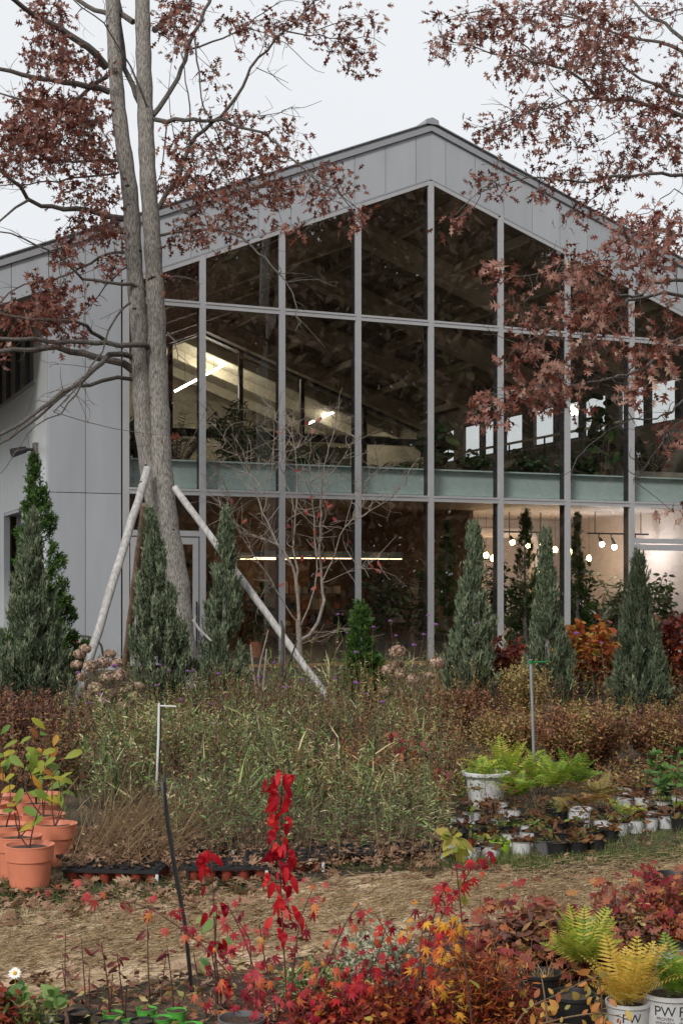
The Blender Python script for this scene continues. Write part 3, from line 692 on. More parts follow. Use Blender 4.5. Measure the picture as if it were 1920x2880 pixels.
GOODS = [mat('goods_cream', (.5, .42, .3)), mat('goods_rust', (.3, .1, .05)), mat('goods_navy', (.04, .05, .09)), mat('goods_grey', (.25, .25, .25)), mat('goods_green', (.06, .12, .05))]
rack(1.0, 2.4, -7.0, 1.9, 'wood', 'honey wood shelf rack with goods beyond the glass of the second bay', True)
rack(2.8, 5.2, -6.0, 1.3, 'darkwood', 'long low dark shelf rack under the strip lamp', True)
rack(-.9, .3, -5.5, 2.1, 'wood', 'tall wooden shelf rack seen through the left glass door', True)
rack(6.9, 8.6, -5.6, 1.6, 'white', 'white shelf rack in the bright right-hand shop', True)
def bench(s0, s1, n0, label):
    e = empty('wooden_bench', Fp(s0, n0, .302), label, 'bench')
    mb = MB(); fbox(mb, s0, s1, n0-.5, n0, .74, .79); mb.build('bench_top', M['darkwood'], e)
    for s in (s0+.05, s1-.05):
        for n_ in (n0-.45, n0-.05):
            mb = MB(); fbox(mb, s-.03, s+.03, n_-.03, n_+.03, .302, .738); mb.build('leg', M['darkwood'], e)
bench(4.7, 5.9, -.7, 'dark wooden planter bench right behind the middle glass')
bench(1.7, 2.9, -.8, 'dark wooden bench behind the glass left of the small green conifer')
# ------------------------------------------------------------------ trees
def catmull(pts, step):
    pts = [Vector(p) for p in pts]; out = []
    for i in range(len(pts)-1):
        p0, p1, p2, p3 = pts[max(i-1, 0)], pts[i], pts[i+1], pts[min(i+2, len(pts)-1)]
        k = max(1, int((p2-p1).length/step))
        for j in range(k):
            t = j/k; out.append(.5*((2*p1) + (p2-p0)*t + (2*p0-5*p1+4*p2-p3)*t*t + (3*p1-p0-3*p2+p3)*t**3))
    out.append(pts[-1]); return out
class Tree:
    def __init__(s, D): s.D = D; s.nodes = []; s.rad = []; s.limbs = MB(); s.twigs = MB(); s.fol = Fol(); s.lp = []; s.la = []; s.ls = []; s.lt = []
    def limb(s, px, r0, r1, dd=None, d0=0, n=8, mbx=None, wob=.012, reg=True):
        if dd is None: dd = random.uniform(-1.5, 1.5)
        m = len(px)-1; pts = [P(u, v, s.D + d0 + dd*(i/m)) for i, (u, v) in enumerate(px)]
        c = catmull(pts, .14); c = [p + Vector((random.gauss(0, wob), random.gauss(0, wob), random.gauss(0, wob))) if 0 < i else p for i, p in enumerate(c)]
        k = len(c); rr = [r0 + (r1-r0)*(i/(k-1))**.85 for i in range(k)]
        (mbx or s.limbs).tube(c, rr, n)
        if reg: s.nodes += c; s.rad += rr
        return c
    def spurs(s, line, count, lo=.15, L=(.15, .6), r=.006, down=0):
        'bare side twigs with a few forks'
        for _ in range(count):
            i = int(random.uniform(lo, .98)*(len(line)-1)); p = line[i]; t = (line[min(i+1, len(line)-1)] - line[max(i-1, 0)]).normalized()
            d = (t*random.uniform(.3, 1) + Vector((random.gauss(0, .7), random.gauss(0, .7), random.gauss(0, .7) - down))).normalized()
            l = random.uniform(*L); pts = tubeline(s.twigs, p, p + d*l, r, .0022, .12, 4, 4)
            for _2 in range(random.randint(0, 3)):
                q = random.choice(pts[1:]); d2 = (d + Vector((random.gauss(0, .8), random.gauss(0, .8), random.gauss(0, .8)))).normalized(); tubeline(s.twigs, q, q + d2*l*random.uniform(.2, .5), r*.5, .0018, .12, 3, 3)
    def clumps(s, spec, size, tint, per=7, spread=1.0, dens=1.0):
        cs = []
        for c in spec:
            u, v, ru, rv, de = c[:5]; dd = c[5] if len(c) > 5 else 0
            leaf_px = size*F_PX/(s.D+dd)
            n = max(1, int(math.pi*ru*rv*de*dens/(leaf_px*leaf_px*.30)/per*5.0))
            for _ in range(n):
                a = random.uniform(0, 2*math.pi); r = math.sqrt(random.random())
                cs.append(P(u + ru*r*math.cos(a), v + rv*r*math.sin(a), s.D + dd + random.gauss(0, spread)))
        nd = np.array([tuple(p) for p in s.nodes]); ND_ = list(nd); R_ = list(s.rad)
        A = np.zeros((len(nd) + len(cs)*6, 3)); A[:len(nd)] = nd; k = len(nd)
        def dist(c): return np.min(np.sum((nd - np.array(c))**2, 1))
        cs.sort(key=dist)
        for c in cs:
            ca = np.array(c); dv = A[:k] - ca; d2 = dv[:, 0]**2 + dv[:, 1]**2 + dv[:, 2]**2 + np.where(dv[:, 2] > .35, dv[:, 2]**2*1.5, 0)
            j = int(np.argmin(d2)); a = Vector(A[j]); L = (c-a).length
            if L > .02:
                pts = tubeline(s.twigs, a, c, .004 + .0035*min(1.5, L), .0026, .08, 4, 4)
                for p in pts[1:]: A[k] = tuple(p); k += 1
                td = (pts[-1] - pts[-2]).normalized()
            else: td = Vector((0, 0, -1))
            for _ in range(random.randint(per-3, per+3)):
                s.lp.append(c + Vector((random.gauss(0, .085), random.gauss(0, .085), random.gauss(0, .075))))
                s.la.append(td*.6 + Vector((random.gauss(0, .75), random.gauss(0, .75), random.gauss(-.35, .6)))); s.ls.append(size*random.uniform(.65, 1.2)); s.lt.append(min(.999, max(0, random.gauss(tint, .24))))
    def finish(s, root, barkm, leafm, trunk=None):
        b = s.limbs.build('branch', barkm, root, True); s.twigs.build('twigs', M['bark_twig'], root)['kind'] = 'stuff'
        if s.lp:
            n = len(s.lp); LP = np.array([tuple(p) for p in s.lp]); LA = np.array([tuple(p) for p in s.la]); LS = np.array(s.ls); LT = np.array(s.lt); wh = RNG.integers(0, 5, n)
            for k, tm in ((0, OAK), (1, OAK2), (2, OAK3), (3, OAK), (4, OAK2)):
                q = wh == k; s.fol.add(tm, LP[q], LA[q], rdir(int(q.sum()), -.2, 1), LS[q], LT[q])
            s.fol.build('crown', leafm, root, 'stuff')
M['oakleaf'] = leafmat('brown_oak_leaf', [(0, (.07, .019, .012)), (.3, (.15, .038, .022)), (.55, (.22, .068, .040)), (.8, (.32, .15, .095)), (1, (.48, .31, .22))], .5, .28, .5)
M['oakleaf2'] = leafmat('pinkish_brown_oak_leaf', [(0, (.08, .022, .015)), (.3, (.17, .046, .030)), (.55, (.25, .090, .060)), (.8, (.35, .18, .13)), (1, (.48, .32, .24))], .45, .28, .55)
M['knot'] = mat('dark_bark_scar', (.035, .028, .022), .95, noise=.4, nscale=40)
# --- twin-stemmed pin oak on the left
T = Tree(20.0); oak = empty('oak_tree', P(525, 1900, 20), 'twin-stemmed pin oak with brown leaves, propped by three log stakes', 'tree')
def trunk(px, name, mbn=16):
    mb = MB(); c = catmull([P(u, v, d) for u, v, r, d in px], .12); R0 = catmull([Vector((r, 0, 0)) for u, v, r, d in px], 1e9)
    # radius interpolated along the curve
    zs = [P(u, v, d).z for u, v, r, d in px]; rs = [r for u, v, r, d in px]
    rr = [float(np.interp(-p.z, [-z for z in zs], rs)) for p in c]
    rr = [r*(1 + .05*math.sin(i*1.7) + random.gauss(0, .012)) for i, r in enumerate(rr)]
    mb.tube(c, rr, mbn); T.nodes += c; T.rad += rr
    tr = mb.build(name, M['bark'], oak, True)
    for _ in range(13):   # healed branch scars
        i = random.randrange(6, len(c)-4); a = random.uniform(math.pi*1.1, math.pi*1.9); d = Vector((math.cos(a), math.sin(a), 0))
        q = c[i] + d*rr[i]*.93; k = MB(); ks = random.uniform(.35, 1.1); k.tube([q - d*.03, q + d*.004*ks, q + d*.010], [.045*ks, .034*ks, .012*ks], 7); k.v = [(x, y, q.z + (z-q.z)*random.uniform(.6, .9)) for x, y, z in k.v]; k.build('knot', M['knot'], tr, True)
    return tr
trunk([(300, -700, .05, 20), (305, -300, .075, 20), (315, 0, .092, 20), (334, 306, .105, 20), (367, 551, .115, 20), (377, 735, .12, 20), (392, 918, .122, 20), (394, 1012, .125, 20), (404, 1191, .13, 20), (418, 1310, .13, 20.05), (446, 1480, .12, 20.1), (470, 1600, .10, 20.1)], 'trunk')
trunk([(405, -700, .05, 20), (402, -300, .08, 20), (401, 0, .105, 20), (407, 245, .112, 20), (416, 490, .118, 20), (429, 673, .122, 20), (441, 918, .132, 20), (440, 968, .135, 20), (449, 1146, .14, 20), (455, 1303, .145, 20), (469, 1459, .158, 20), (482, 1540, .165, 20), (500, 1640, .165, 20), (513, 1786, .165, 20), (527, 1910, .20, 20), (529, 1935, .25, 20)], 'trunk')
LB = [([(300, 190), (270, 150), (220, 115), (170, 80), (110, 55), (70, 25), (40, 0), (-20, -60), (-120, -120)], .058, .02, -1.2),
 ([(308, 258), (250, 240), (180, 232), (110, 222), (60, 210), (0, 190), (-90, 165), (-220, 150)], .05, .015, -.8),
 ([(302, 215), (270, 235), (230, 270), (190, 295), (130, 290), (70, 280), (0, 262), (-80, 250)], .032, .01, 1.2),
 ([(345, 458), (300, 448), (230, 455), (150, 450), (60, 440), (0, 435), (-90, 425)], .026, .009, .9),
 ([(335, 485), (260, 495), (170, 505), (80, 515), (0, 522), (-60, 530)], .018, .006, -.5),
 ([(352, 615), (300, 605), (250, 590), (180, 588), (120, 578), (80, 560), (60, 530), (20, 490), (-30, 450), (-120, 400)], .046, .016, -1.4),
 ([(375, 62), (340, 45), (310, 42), (270, 30), (220, 0), (160, -60), (90, -140)], .042, .02, .8),
 ([(402, 305), (385, 270), (355, 190), (345, 130), (340, 60), (335, 0), (320, -150)], .045, .02, .5),
 ([(428, 322), (400, 270), (370, 190), (330, 120), (290, 70), (210, 0), (170, -40)], .016, .008, -1.0),
 ([(430, 325), (450, 300), (480, 255), (500, 220), (530, 140), (545, 95), (580, 30), (600, -30), (640, -150)], .04, .018, .6),
 ([(432, 335), (470, 338), (520, 333), (600, 338), (680, 355), (760, 390), (800, 430), (845, 475), (900, 510), (960, 550), (1000, 600)], .034, .006, -1.2),
 ([(445, 588), (475, 540), (500, 500), (520, 440), (535, 400), (580, 365), (625, 325), (680, 245), (725, 165), (800, 90), (860, 30), (930, -40)], .036, .009, -.6),
 ([(435, 85), (455, 70), (490, 30), (520, -20), (570, -100)], .045, .02, .7),
 ([(450, 662), (520, 650), (610, 645), (700, 685), (745, 730), (800, 790), (830, 840), (838, 905), (835, 930)], .022, .004, -2.2),
 ([(415, 820), (370, 800), (310, 795), (230, 785), (222, 775), (170, 725), (100, 690), (30, 660), (-60, 640)], .028, .008, -1.2),
 ([(358, 712), (300, 715), (250, 740), (170, 780), (100, 795), (50, 810), (0, 855), (-50, 900)], .022, .008, .7),
 ([(360, 750), (320, 780), (280, 830), (240, 870), (200, 890)], .014, .005, .9),
 ([(420, 980), (405, 970), (370, 968), (300, 965), (200, 960), (100, 955), (0, 952), (-150, 940)], .040, .022, -1.4),
 ([(380, 1045), (345, 1025), (270, 1005), (200, 990), (160, 978), (100, 982), (0, 988), (-150, 1000)], .056, .02, -.6),
 ([(378, 1005), (345, 995), (310, 1000), (285, 1020), (250, 1055), (200, 1090), (130, 1140), (60, 1190), (0, 1225), (-120, 1290)], .04, .018, -1.9),
 ([(378, 1068), (330, 1063), (290, 1070), (250, 1085), (210, 1090), (180, 1110), (120, 1160), (50, 1215), (0, 1250), (-80, 1300)], .030, .012, -1.0),
 ([(300, 960), (260, 935), (220, 905), (60, 895), (-40, 870)], .03, .015, -1.0),
 ([(472, 935), (490, 960), (500, 1000), (498, 1025)], .014, .005, -.6)]
LL = [T.limb(*b) for b in LB]
LB2 = [([(805, 88), (870, 100), (960, 108), (1050, 110), (1085, 128)], .012, .004, .3, -.5), ([(535, 400), (530, 300), (520, 200), (512, 145)], .014, .007, .1, -.25),
 ([(548, 110), (560, 200), (565, 270), (590, 330), (640, 430), (700, 500)], .015, .006, -.6, .3), ([(80, 563), (40, 590), (0, 620), (-40, 650)], .02, .01, -.3, -.9),
 ([(366, 852), (330, 890), (305, 930), (290, 990), (270, 1010), (240, 1060), (200, 1110), (150, 1160)], .018, .008, -.9, -.3), ([(240, 1062), (215, 1110), (170, 1160), (100, 1200), (60, 1250), (20, 1310), (-10, 1340)], .014, .005, -.4, -.6),
 ([(628, 325), (690, 330), (760, 320), (850, 300), (905, 285)], .008, .003, .4, -.35), ([(720, 190), (770, 210), (815, 235)], .007, .003, .2, -.4), ([(690, 75), (800, 120), (860, 180), (910, 205)], .009, .003, .4, -.1),
 ([(535, 400), (545, 480), (560, 560), (590, 640)], .012, .005, -.5, -.2), ([(560, 340), (600, 420), (640, 500), (690, 570)], .012, .005, -.6, -.2), ([(805, 795), (850, 788), (890, 783), (945, 812)], .007, .003, -.2, -1.6),
 ([(470, 345), (462, 400), (455, 450), (450, 490), (440, 520)], .013, .006, .1, -.1), ([(530, 140), (600, 120), (680, 80), (740, 40), (790, 0)], .016, .006, .6, .3), ([(465, 780), (520, 775), (570, 800)], .006, .003, -.5, -.1)]
L2 = [T.limb(b[0], b[1], b[2], b[3], b[4], 6) for b in LB2]
for l in LL: T.spurs(l, max(5, int(len(l)*.45)), .2, (.15, .7))
for l in L2: T.spurs(l, max(4, int(len(l)*.5)), .1, (.1, .45), .005)
T.clumps([(140, 50, 48, 70, .8), (150, 150, 65, 50, .7), (190, 175, 95, 40, .65), (270, 190, 25, 40, .5), (130, 280, 100, 35, .55), (150, 345, 150, 80, .75), (70, 430, 95, 85, .8), (215, 420, 100, 75, .7), (255, 545, 85, 42, .6),
 (265, 640, 80, 42, .75), (195, 715, 42, 48, .75), (315, 740, 32, 50, .5), (150, 850, 90, 60, .85), (90, 900, 90, 50, .75), (185, 930, 60, 40, .6), (10, 930, 20, 70, .7), (270, 300, 40, 50, .5), (290, 470, 35, 60, .5)], .130, .38)
T.clumps([(500, 50, 55, 60, .75), (500, 110, 40, 35, .5), (665, 130, 18, 20, .6), (632, 65, 20, 22, .6), (680, 75, 20, 38, .7), (772, 65, 28, 42, .7), (870, 50, 28, 52, .8), (945, 115, 38, 32, .7), (1005, 165, 42, 32, .85), (1035, 65, 22, 28, .6), (970, 45, 32, 18, .5),
 (596, 197, 24, 22, .7), (628, 268, 20, 16, .6), (530, 420, 52, 65, .6), (567, 305, 24, 24, .5), (690, 345, 70, 35, .45), (825, 380, 52, 32, .4), (690, 430, 105, 52, .75), (540, 530, 85, 48, .8), (735, 540, 110, 42, .8), (925, 510, 80, 42, .5), (920, 570, 48, 24, .5),
 (1010, 610, 36, 24, .7), (670, 615, 55, 40, .8), (550, 645, 70, 48, .65), (790, 650, 48, 24, .5), (465, 795, 10, 14, .6), (485, 1210, 12, 30, .3)], .124, .40)
T.finish(oak, M['limb'], M['oakleaf'])
# --- oak reaching in from the right (trunk stands beyond the frame)
T = Tree(18.0); oak2 = empty('oak_tree', P(2250, 2030, 18), 'large pin oak reaching in from the right edge with reddish-brown leaves', 'tree')
tb = MB(); tpx = [(2250, -700), (2235, -200), (2225, 300), (2235, 800), (2245, 1300), (2250, 1800), (2252, 2060)]
c = catmull([P(u, v, 18) for u, v in tpx], .15); rr = [.08 + .17*i/(len(c)-1) for i in range(len(c))]; tb.tube(c, rr, 14); tb.build('trunk', M['bark'], oak2, True); T.nodes += c; T.rad += rr
RBR = [([(2225, 420), (2050, 340), (1920, 278), (1850, 240), (1800, 215), (1760, 190), (1730, 150)], .05, .012, .5),
 ([(2228, 480), (2050, 370), (1920, 325), (1870, 310), (1800, 290), (1690, 275), (1640, 230), (1590, 195), (1530, 180), (1450, 160), (1380, 150), (1330, 125), (1270, 120)], .045, .006, -.8),
 ([(2225, 300), (2050, 200), (1920, 140), (1860, 120), (1800, 110), (1720, 90), (1650, 60), (1560, 30)], .04, .008, .9),
 ([(2228, 260), (2040, 190), (1920, 120), (1870, 70), (1830, 50), (1780, 10), (1740, -30)], .04, .014, 1.2), ([(2230, 150), (2050, 60), (1920, 25), (1850, 45)], .025, .006, -.4),
 ([(1690, 275), (1620, 282), (1560, 300), (1480, 320), (1400, 350), (1330, 372)], .014, .004, -.7, -.3), ([(2232, 620), (2060, 520), (1920, 490), (1830, 490), (1740, 495), (1660, 515), (1600, 510), (1520, 495), (1440, 510), (1390, 525), (1340, 545), (1290, 590)], .036, .004, -1.0),
 ([(1740, 495), (1690, 540), (1640, 580), (1590, 600)], .01, .004, -.4, -.5), ([(1530, 180), (1420, 90), (1340, 60), (1280, 70)], .012, .004, .2, -.4), ([(1650, 60), (1550, 40), (1450, 40), (1380, 40)], .012, .004, .3, .9), ([(2050, 540), (1930, 440), (1850, 380), (1790, 350), (1700, 390)], .02, .005, .8, -.1),
 ([(2060, 530), (1960, 580), (1900, 530), (1820, 600), (1760, 600)], .012, .004, -.9, -.1)]
RL = [T.limb(b[0], b[1], b[2], b[3], b[4] if len(b) > 4 else 0, 6) for b in RBR]
for l in RL: T.spurs(l, max(4, int(len(l)*.3)), .35, (.1, .6))
T.clumps([(1265, 90, 55, 50, .4), (1228, 140, 24, 26, .7), (1305, 130, 42, 20, .5), (1420, 50, 110, 55, .75), (1610, 45, 95, 48, .8), (1750, 60, 58, 55, .55), (1860, 28, 58, 28, .45), (1480, 175, 95, 50, .6), (1680, 150, 110, 62, .75), (1720, 230, 48, 42, .7), (1680, 280, 78, 30, .5),
 (1575, 300, 58, 40, .55), (1455, 340, 60, 50, .6), (1350, 365, 44, 28, .6), (1480, 395, 42, 26, .5), (1572, 380, 26, 38, .7), (1840, 275, 78, 42, .65), (1800, 350, 58, 42, .65), (1660, 395, 52, 34, .4), (1895, 170, 24, 38, .6), (1785, 415, 32, 30, .5), (1895, 430, 30, 75, .55),
 (1745, 490, 82, 46, .55), (1565, 500, 85, 34, .5), (1385, 520, 52, 28, .6), (1280, 605, 30, 24, .8), (1640, 580, 62, 38, .45), (1520, 555, 16, 26, .7)], .120, .44, spread=.8)
# lower, nearer boughs
T2D = -3.8
RBN = [([(2235, 900), (2080, 800), (1920, 790), (1850, 795), (1780, 830), (1700, 820), (1620, 790), (1540, 770), (1440, 780)], .035, .005, T2D), ([(2240, 1000), (2080, 900), (1920, 835), (1800, 838), (1720, 870), (1640, 890), (1540, 930), (1440, 985)], .035, .004, T2D),
 ([(2240, 1050), (2080, 960), (1920, 950), (1850, 1000), (1800, 1040), (1740, 1060), (1680, 1070), (1600, 1085), (1500, 1100), (1400, 1125), (1330, 1155)], .036, .004, T2D), ([(2242, 800), (2080, 700), (1920, 660), (1820, 650), (1740, 690)], .03, .006, T2D+.6),
 ([(2245, 1120), (2080, 1080), (1920, 1130), (1860, 1170), (1760, 1190), (1650, 1260), (1590, 1340)], .02, .003, T2D-.5), ([(2245, 1150), (2080, 1130), (1920, 1180), (1870, 1230), (1800, 1330), (1780, 1360)], .016, .003, T2D-.3)]
RN = [T.limb(b[0], b[1], b[2], b[3], 0, 6) for b in RBN]
for l in RN: T.spurs(l, max(4, int(len(l)*.4)), .5, (.1, .5), .005)
T.clumps([(1413, 775, 45, 40, .6, T2D), (1460, 845, 34, 20, .7, T2D), (1560, 760, 70, 35, .5, T2D), (1650, 765, 95, 52, .7, T2D), (1840, 750, 82, 48, .8, T2D), (1815, 640, 105, 52, .85, T2D), (1655, 885, 105, 62, .9, T2D), (1500, 940, 52, 36, .7, T2D), (1423, 990, 26, 28, .8, T2D),
 (1528, 995, 30, 22, .7, T2D), (1685, 1005, 50, 48, .7, T2D), (1850, 985, 75, 62, .6, T2D), (1585, 1085, 62, 58, .85, T2D), (1480, 1105, 52, 42, .8, T2D), (1370, 1138, 60, 36, .8, T2D), (1790, 1095, 52, 36, .7, T2D), (1890, 880, 40, 40, .5, T2D), (1890, 1225, 36, 52, .5, T2D), (1878, 1440, 38, 12, .6, T2D)], .128, .54, spread=.35)
T.finish(oak2, M['limb'], M['oakleaf2'])
# --- three log stakes
def stake(a, b, r, m, label, tie=True):
    a, b = Vector(a), Vector(b); e = empty('log_stake', b, label, 'stake', 'log stakes propping the oak'); mb = MB()
    k = 14; ax = (b-a).normalized()
    mb.tube([a - ax*.012, a] + [a.lerp(b, i/k) + Vector((random.gauss(0, .004), random.gauss(0, .004), 0)) for i in range(1, k+1)], [r*.8] + [r*(1 + .03*math.sin(i*2.1)) for i in range(k+1)], 14); mb.build('log', m, e, True)
    if tie:
        q = a.lerp(b, .065); mb = MB(); mb.tube([q, q + ax*.03], r*1.08, 12); mb.build('wire_tie', M['darkmetal'], e)
stake(P(416, 1318, 19.75), P(190, 2052, 17.4), .057, M['stake'], 'pale grey log stake leaning from the left up to the oak')
stake(P(492, 1372, 19.8), P(965, 2022, 18.2), .048, M['stake'], 'thin grey log stake slanting down to the right from the oak', False)
stake(P(408, 1420, 20.3), P(352, 1880, 21.8), .058, M['stake_dk'], 'dark brown log stake behind the pale one', False)
# --- bare multi-stemmed shrub in front of the glass
T = Tree(21.0); dog = empty('bare_shrub', P(845, 1900, 21), 'leafless many-stemmed shrub with pale twigs and a few red leaves before the glass', 'shrub')
T.limb([(847, 1925), (845, 1850), (841, 1790), (841, 1740)], .055, .038, 0, 0, 10)
DB = [([(841, 1750), (838, 1680), (822, 1590), (790, 1550), (740, 1440), (700, 1330), (680, 1260), (650, 1220)], .045, .006), ([(838, 1680), (835, 1600), (825, 1540), (832, 1450), (835, 1330), (820, 1200), (835, 1120)], .035, .005),
 ([(845, 1800), (870, 1785), (895, 1750), (910, 1690), (905, 1640), (900, 1500), (905, 1370), (920, 1280), (945, 1180), (960, 1090)], .045, .005), ([(905, 1640), (940, 1570), (970, 1480), (1040, 1440), (1100, 1400), (1140, 1340), (1165, 1300)], .022, .004),
 ([(838, 1750), (800, 1700), (760, 1630), (700, 1540), (660, 1480), (610, 1400)], .024, .004), ([(822, 1590), (780, 1530), (700, 1500), (640, 1450), (595, 1390)], .018, .004), ([(845, 1760), (880, 1680), (890, 1600), (885, 1480), (870, 1330), (880, 1220), (900, 1160)], .022, .004),
 ([(700, 1330), (650, 1250), (590, 1180), (570, 1130)], .010, .003), ([(740, 1440), (765, 1300), (770, 1180), (750, 1100)], .014, .003), ([(832, 1450), (800, 1330), (790, 1220), (760, 1150)], .012, .003), ([(905, 1370), (960, 1290), (1000, 1230), (1010, 1190)], .010, .003),
 ([(850, 1810), (900, 1790), (960, 1770), (985, 1745)], .01, .003), ([(970, 1480), (1000, 1380), (1060, 1320), (1075, 1250)], .009, .003), ([(905, 1640), (980, 1610), (1040, 1590), (1080, 1545)], .010, .003), ([(660, 1480), (640, 1380), (600, 1310)], .009, .003)]
DL = [T.limb(b[0], b[1]*.62, b[2]*.7, random.uniform(-.9, .9), 0, 6, None, .008) for b in DB]
for l in DL: T.spurs(l, max(10, int(len(l)*1.5)), .3, (.15, .65), .006)
T.limbs.build('stem', M['dogbark'], dog, True); T.twigs.build('twigs', M['dogbark'], dog)['kind'] = 'stuff'
M['redleaf_ob'] = objleafmat('red_shrub_leaf', [(0, (.20, .03, .03)), (.6, (.34, .06, .05)), (1, (.34, .14, .09))], trans=.35)
lm = arr_mesh('leaf', OVATE[0], OVATE[1]); lm.materials.append(M['redleaf_ob'])
def leafobj(mesh, parent, p, axis, up, size):
    x = Vector(axis).normalized(); z = Vector(up); z = z - x*z.dot(x)
    if z.length < 1e-4: z = x.orthogonal()
    z.normalize(); y = z.cross(x); o = bpy.data.objects.new('leaf', mesh); COL.objects.link(o); o.parent = parent
    m3 = Matrix((x, y, z)).transposed(); o.rotation_mode = 'QUATERNION'; o.rotation_quaternion = m3.to_quaternion(); o.scale = (size,)*3; o.location = Vector(p) - wloc(parent); return o
for (u_, v_) in [(885, 1205), (905, 1172), (870, 1185), (843, 1320), (860, 1430), (923, 1410), (935, 1420), (880, 1395), (900, 1440), (695, 1460), (805, 1475), (887, 1490), (882, 1525), (935, 1455), (985, 1520), (915, 1565), (905, 1610), (850, 1560), (1040, 1585), (1055, 1600), (1060, 1580), (800, 1640), (890, 1650), (780, 1210), (650, 1400)]:
    p = P(u_, v_, 20.4 + random.uniform(-.5, .5)); leafobj(lm, dog, p, (random.gauss(0, 1), random.gauss(0, .6), -.8), (random.gauss(0, .5), -1, .4), random.uniform(.07, .115))
# ------------------------------------------------------------------ conifers
def sprig(nb, spread, wd):
    V = []; F = []
    for i in range(nb):
        t = 0 if i == 0 else (i-.5)/nb*.75; a = i*2.4; d = np.array([1, 0, 0]) if i == 0 else np.array([math.cos(spread), math.sin(spread)*math.cos(a), math.sin(spread)*math.sin(a)])
        L = 1 if i == 0 else .5*(1-t*.5); b0 = np.array([t, 0, 0]); sd_ = np.cross(d, [0, math.sin(a+.6), math.cos(a+.6)]); sd_ /= max(1e-6, np.linalg.norm(sd_)); b = len(V)
        V += [b0 - sd_*wd*.5, b0 + sd_*wd*.5, b0 + d*L*.55 + sd_*wd, b0 + d*L*.55 - sd_*wd, b0 + d*L]; F += [(b, b+1, b+2), (b, b+2, b+3), (b+3, b+2, b+4)]
    return np.array(V), np.array(F)
SPR_J = sprig(5, .42, .06); SPR_T = sprig(6, .75, .075)
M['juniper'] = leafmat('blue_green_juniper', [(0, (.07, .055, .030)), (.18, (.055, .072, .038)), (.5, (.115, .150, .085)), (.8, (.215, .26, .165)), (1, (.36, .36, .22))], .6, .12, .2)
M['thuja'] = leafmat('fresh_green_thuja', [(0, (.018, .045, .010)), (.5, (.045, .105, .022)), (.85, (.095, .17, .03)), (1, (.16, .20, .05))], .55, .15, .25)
def conifer(label, u, vt, vb, hw, D, kind, lean=0, npl=95, per=62, bz=None, name='conifer', group='columnar conifers in the bed', ex=None):
    b = P(u, vb, D); b.z = gz(b.x, b.y) if bz is None else bz; H = CH - (vt-1663)/F_PX*D - b.z; R = hw/F_PX*D; e = empty(name, b, label, 'conifer', group)
    top = b + Vector((lean*D/F_PX, 0, H)); mb = MB(); mb.tube([b - Vector((0, 0, .05)), b.lerp(top, .5), top - Vector((0, 0, .15))], [.05, .03, .006], 7); mb.build('trunk', M['bark'], e)
    fo = Fol(); Pp = []; Ad = []; Sc = []; Ti = []
    rv = ex or random.uniform(.85, 1.0)
    def prof(t): return R*1.08*(.72 + .28*min(1, t/.18)) * max(.015, 1 - max(0, (t-.12)/.88))**(rv if kind == 'j' else .80)
    for i in range(npl):
        t0 = (random.random()**1.15)*.93 if i > 3 else .75 + .08*i; a = random.uniform(0, 2*math.pi); rise = random.uniform(.10, .22) if kind == 'j' else random.uniform(.03, .10)
        t1 = min(1.0 if i < 6 else .985, t0 + rise); r1 = prof(t1)*random.uniform(.72, 1.12)
        p0 = b.lerp(top, t0); p1 = b.lerp(top, t1) + Vector((math.cos(a), math.sin(a), 0))*r1; L = (p1-p0).length
        ctrl = p0.lerp(p1, .55) + Vector((math.cos(a), math.sin(a), 0))*r1*.32 - Vector((0, 0, L*.10))
        n_ = max(8, int(per*(.45 + .9*(1-t0))))
        for k in range(n_):
            q = .18 + .82*random.random()**.75; p = p0*(1-q)**2 + ctrl*2*q*(1-q) + p1*q*q; tg = ((ctrl-p0)*(1-q) + (p1-ctrl)*q).normalized()
            sp = .045*(1.15-q) + .012; p = p + Vector((random.gauss(0, sp), random.gauss(0, sp), random.gauss(0, sp)))
            if kind == 'j': d = tg*.8 + Vector((0, 0, .75)) + Vector((random.gauss(0, .28), random.gauss(0, .28), random.gauss(0, .15)))
            else: d = tg*.8 + Vector((math.cos(a)*.3, math.sin(a)*.3, .35)) + Vector((random.gauss(0, .4), random.gauss(0, .4), random.gauss(0, .25)))
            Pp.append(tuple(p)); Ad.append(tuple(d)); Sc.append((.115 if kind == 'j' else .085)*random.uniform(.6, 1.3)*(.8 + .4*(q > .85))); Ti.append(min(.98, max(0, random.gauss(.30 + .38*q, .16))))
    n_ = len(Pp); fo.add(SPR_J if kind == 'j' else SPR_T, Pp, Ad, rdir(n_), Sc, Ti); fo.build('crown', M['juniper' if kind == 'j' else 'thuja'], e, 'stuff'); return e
conifer('tall bright green conifer at the far left, behind the big blue juniper', 142, 1290, 1985, 102, 18.9, 't', -48, 150, 75)
conifer('big blue-green juniper at the far left edge, the widest of all', 82, 1460, 2050, 106, 17.4, 'j', 10, 130, 80)
conifer('blue-green juniper right in front of the oak trunk', 464, 1450, 1990, 84, 18.3, 'j', -42, 110, 70)
conifer('blue-green juniper crossed by the thin slanting stake', 628, 1452, 1980, 72, 18.6, 'j', 8, 100, 66)
conifer('small bright green cone-shaped conifer below the ridge mullion', 1021, 1706, 1995, 54, 18.0, 't', -8, 80, 70)
conifer('blue-green juniper with a split tip, right of the small green conifer', 1325, 1492, 2010, 80, 17.8, 'j', 8, 100, 66, ex=.95)
conifer('spindly-topped blue-green juniper behind the pole with the green tie', 1542, 1510, 2010, 76, 18.0, 'j', -10, 105, 66, ex=1.25)
conifer('blue-green juniper nearest the right edge, before the glass door', 1797, 1575, 2040, 84, 17.3, 'j', -4, 110, 72, ex=1.0)
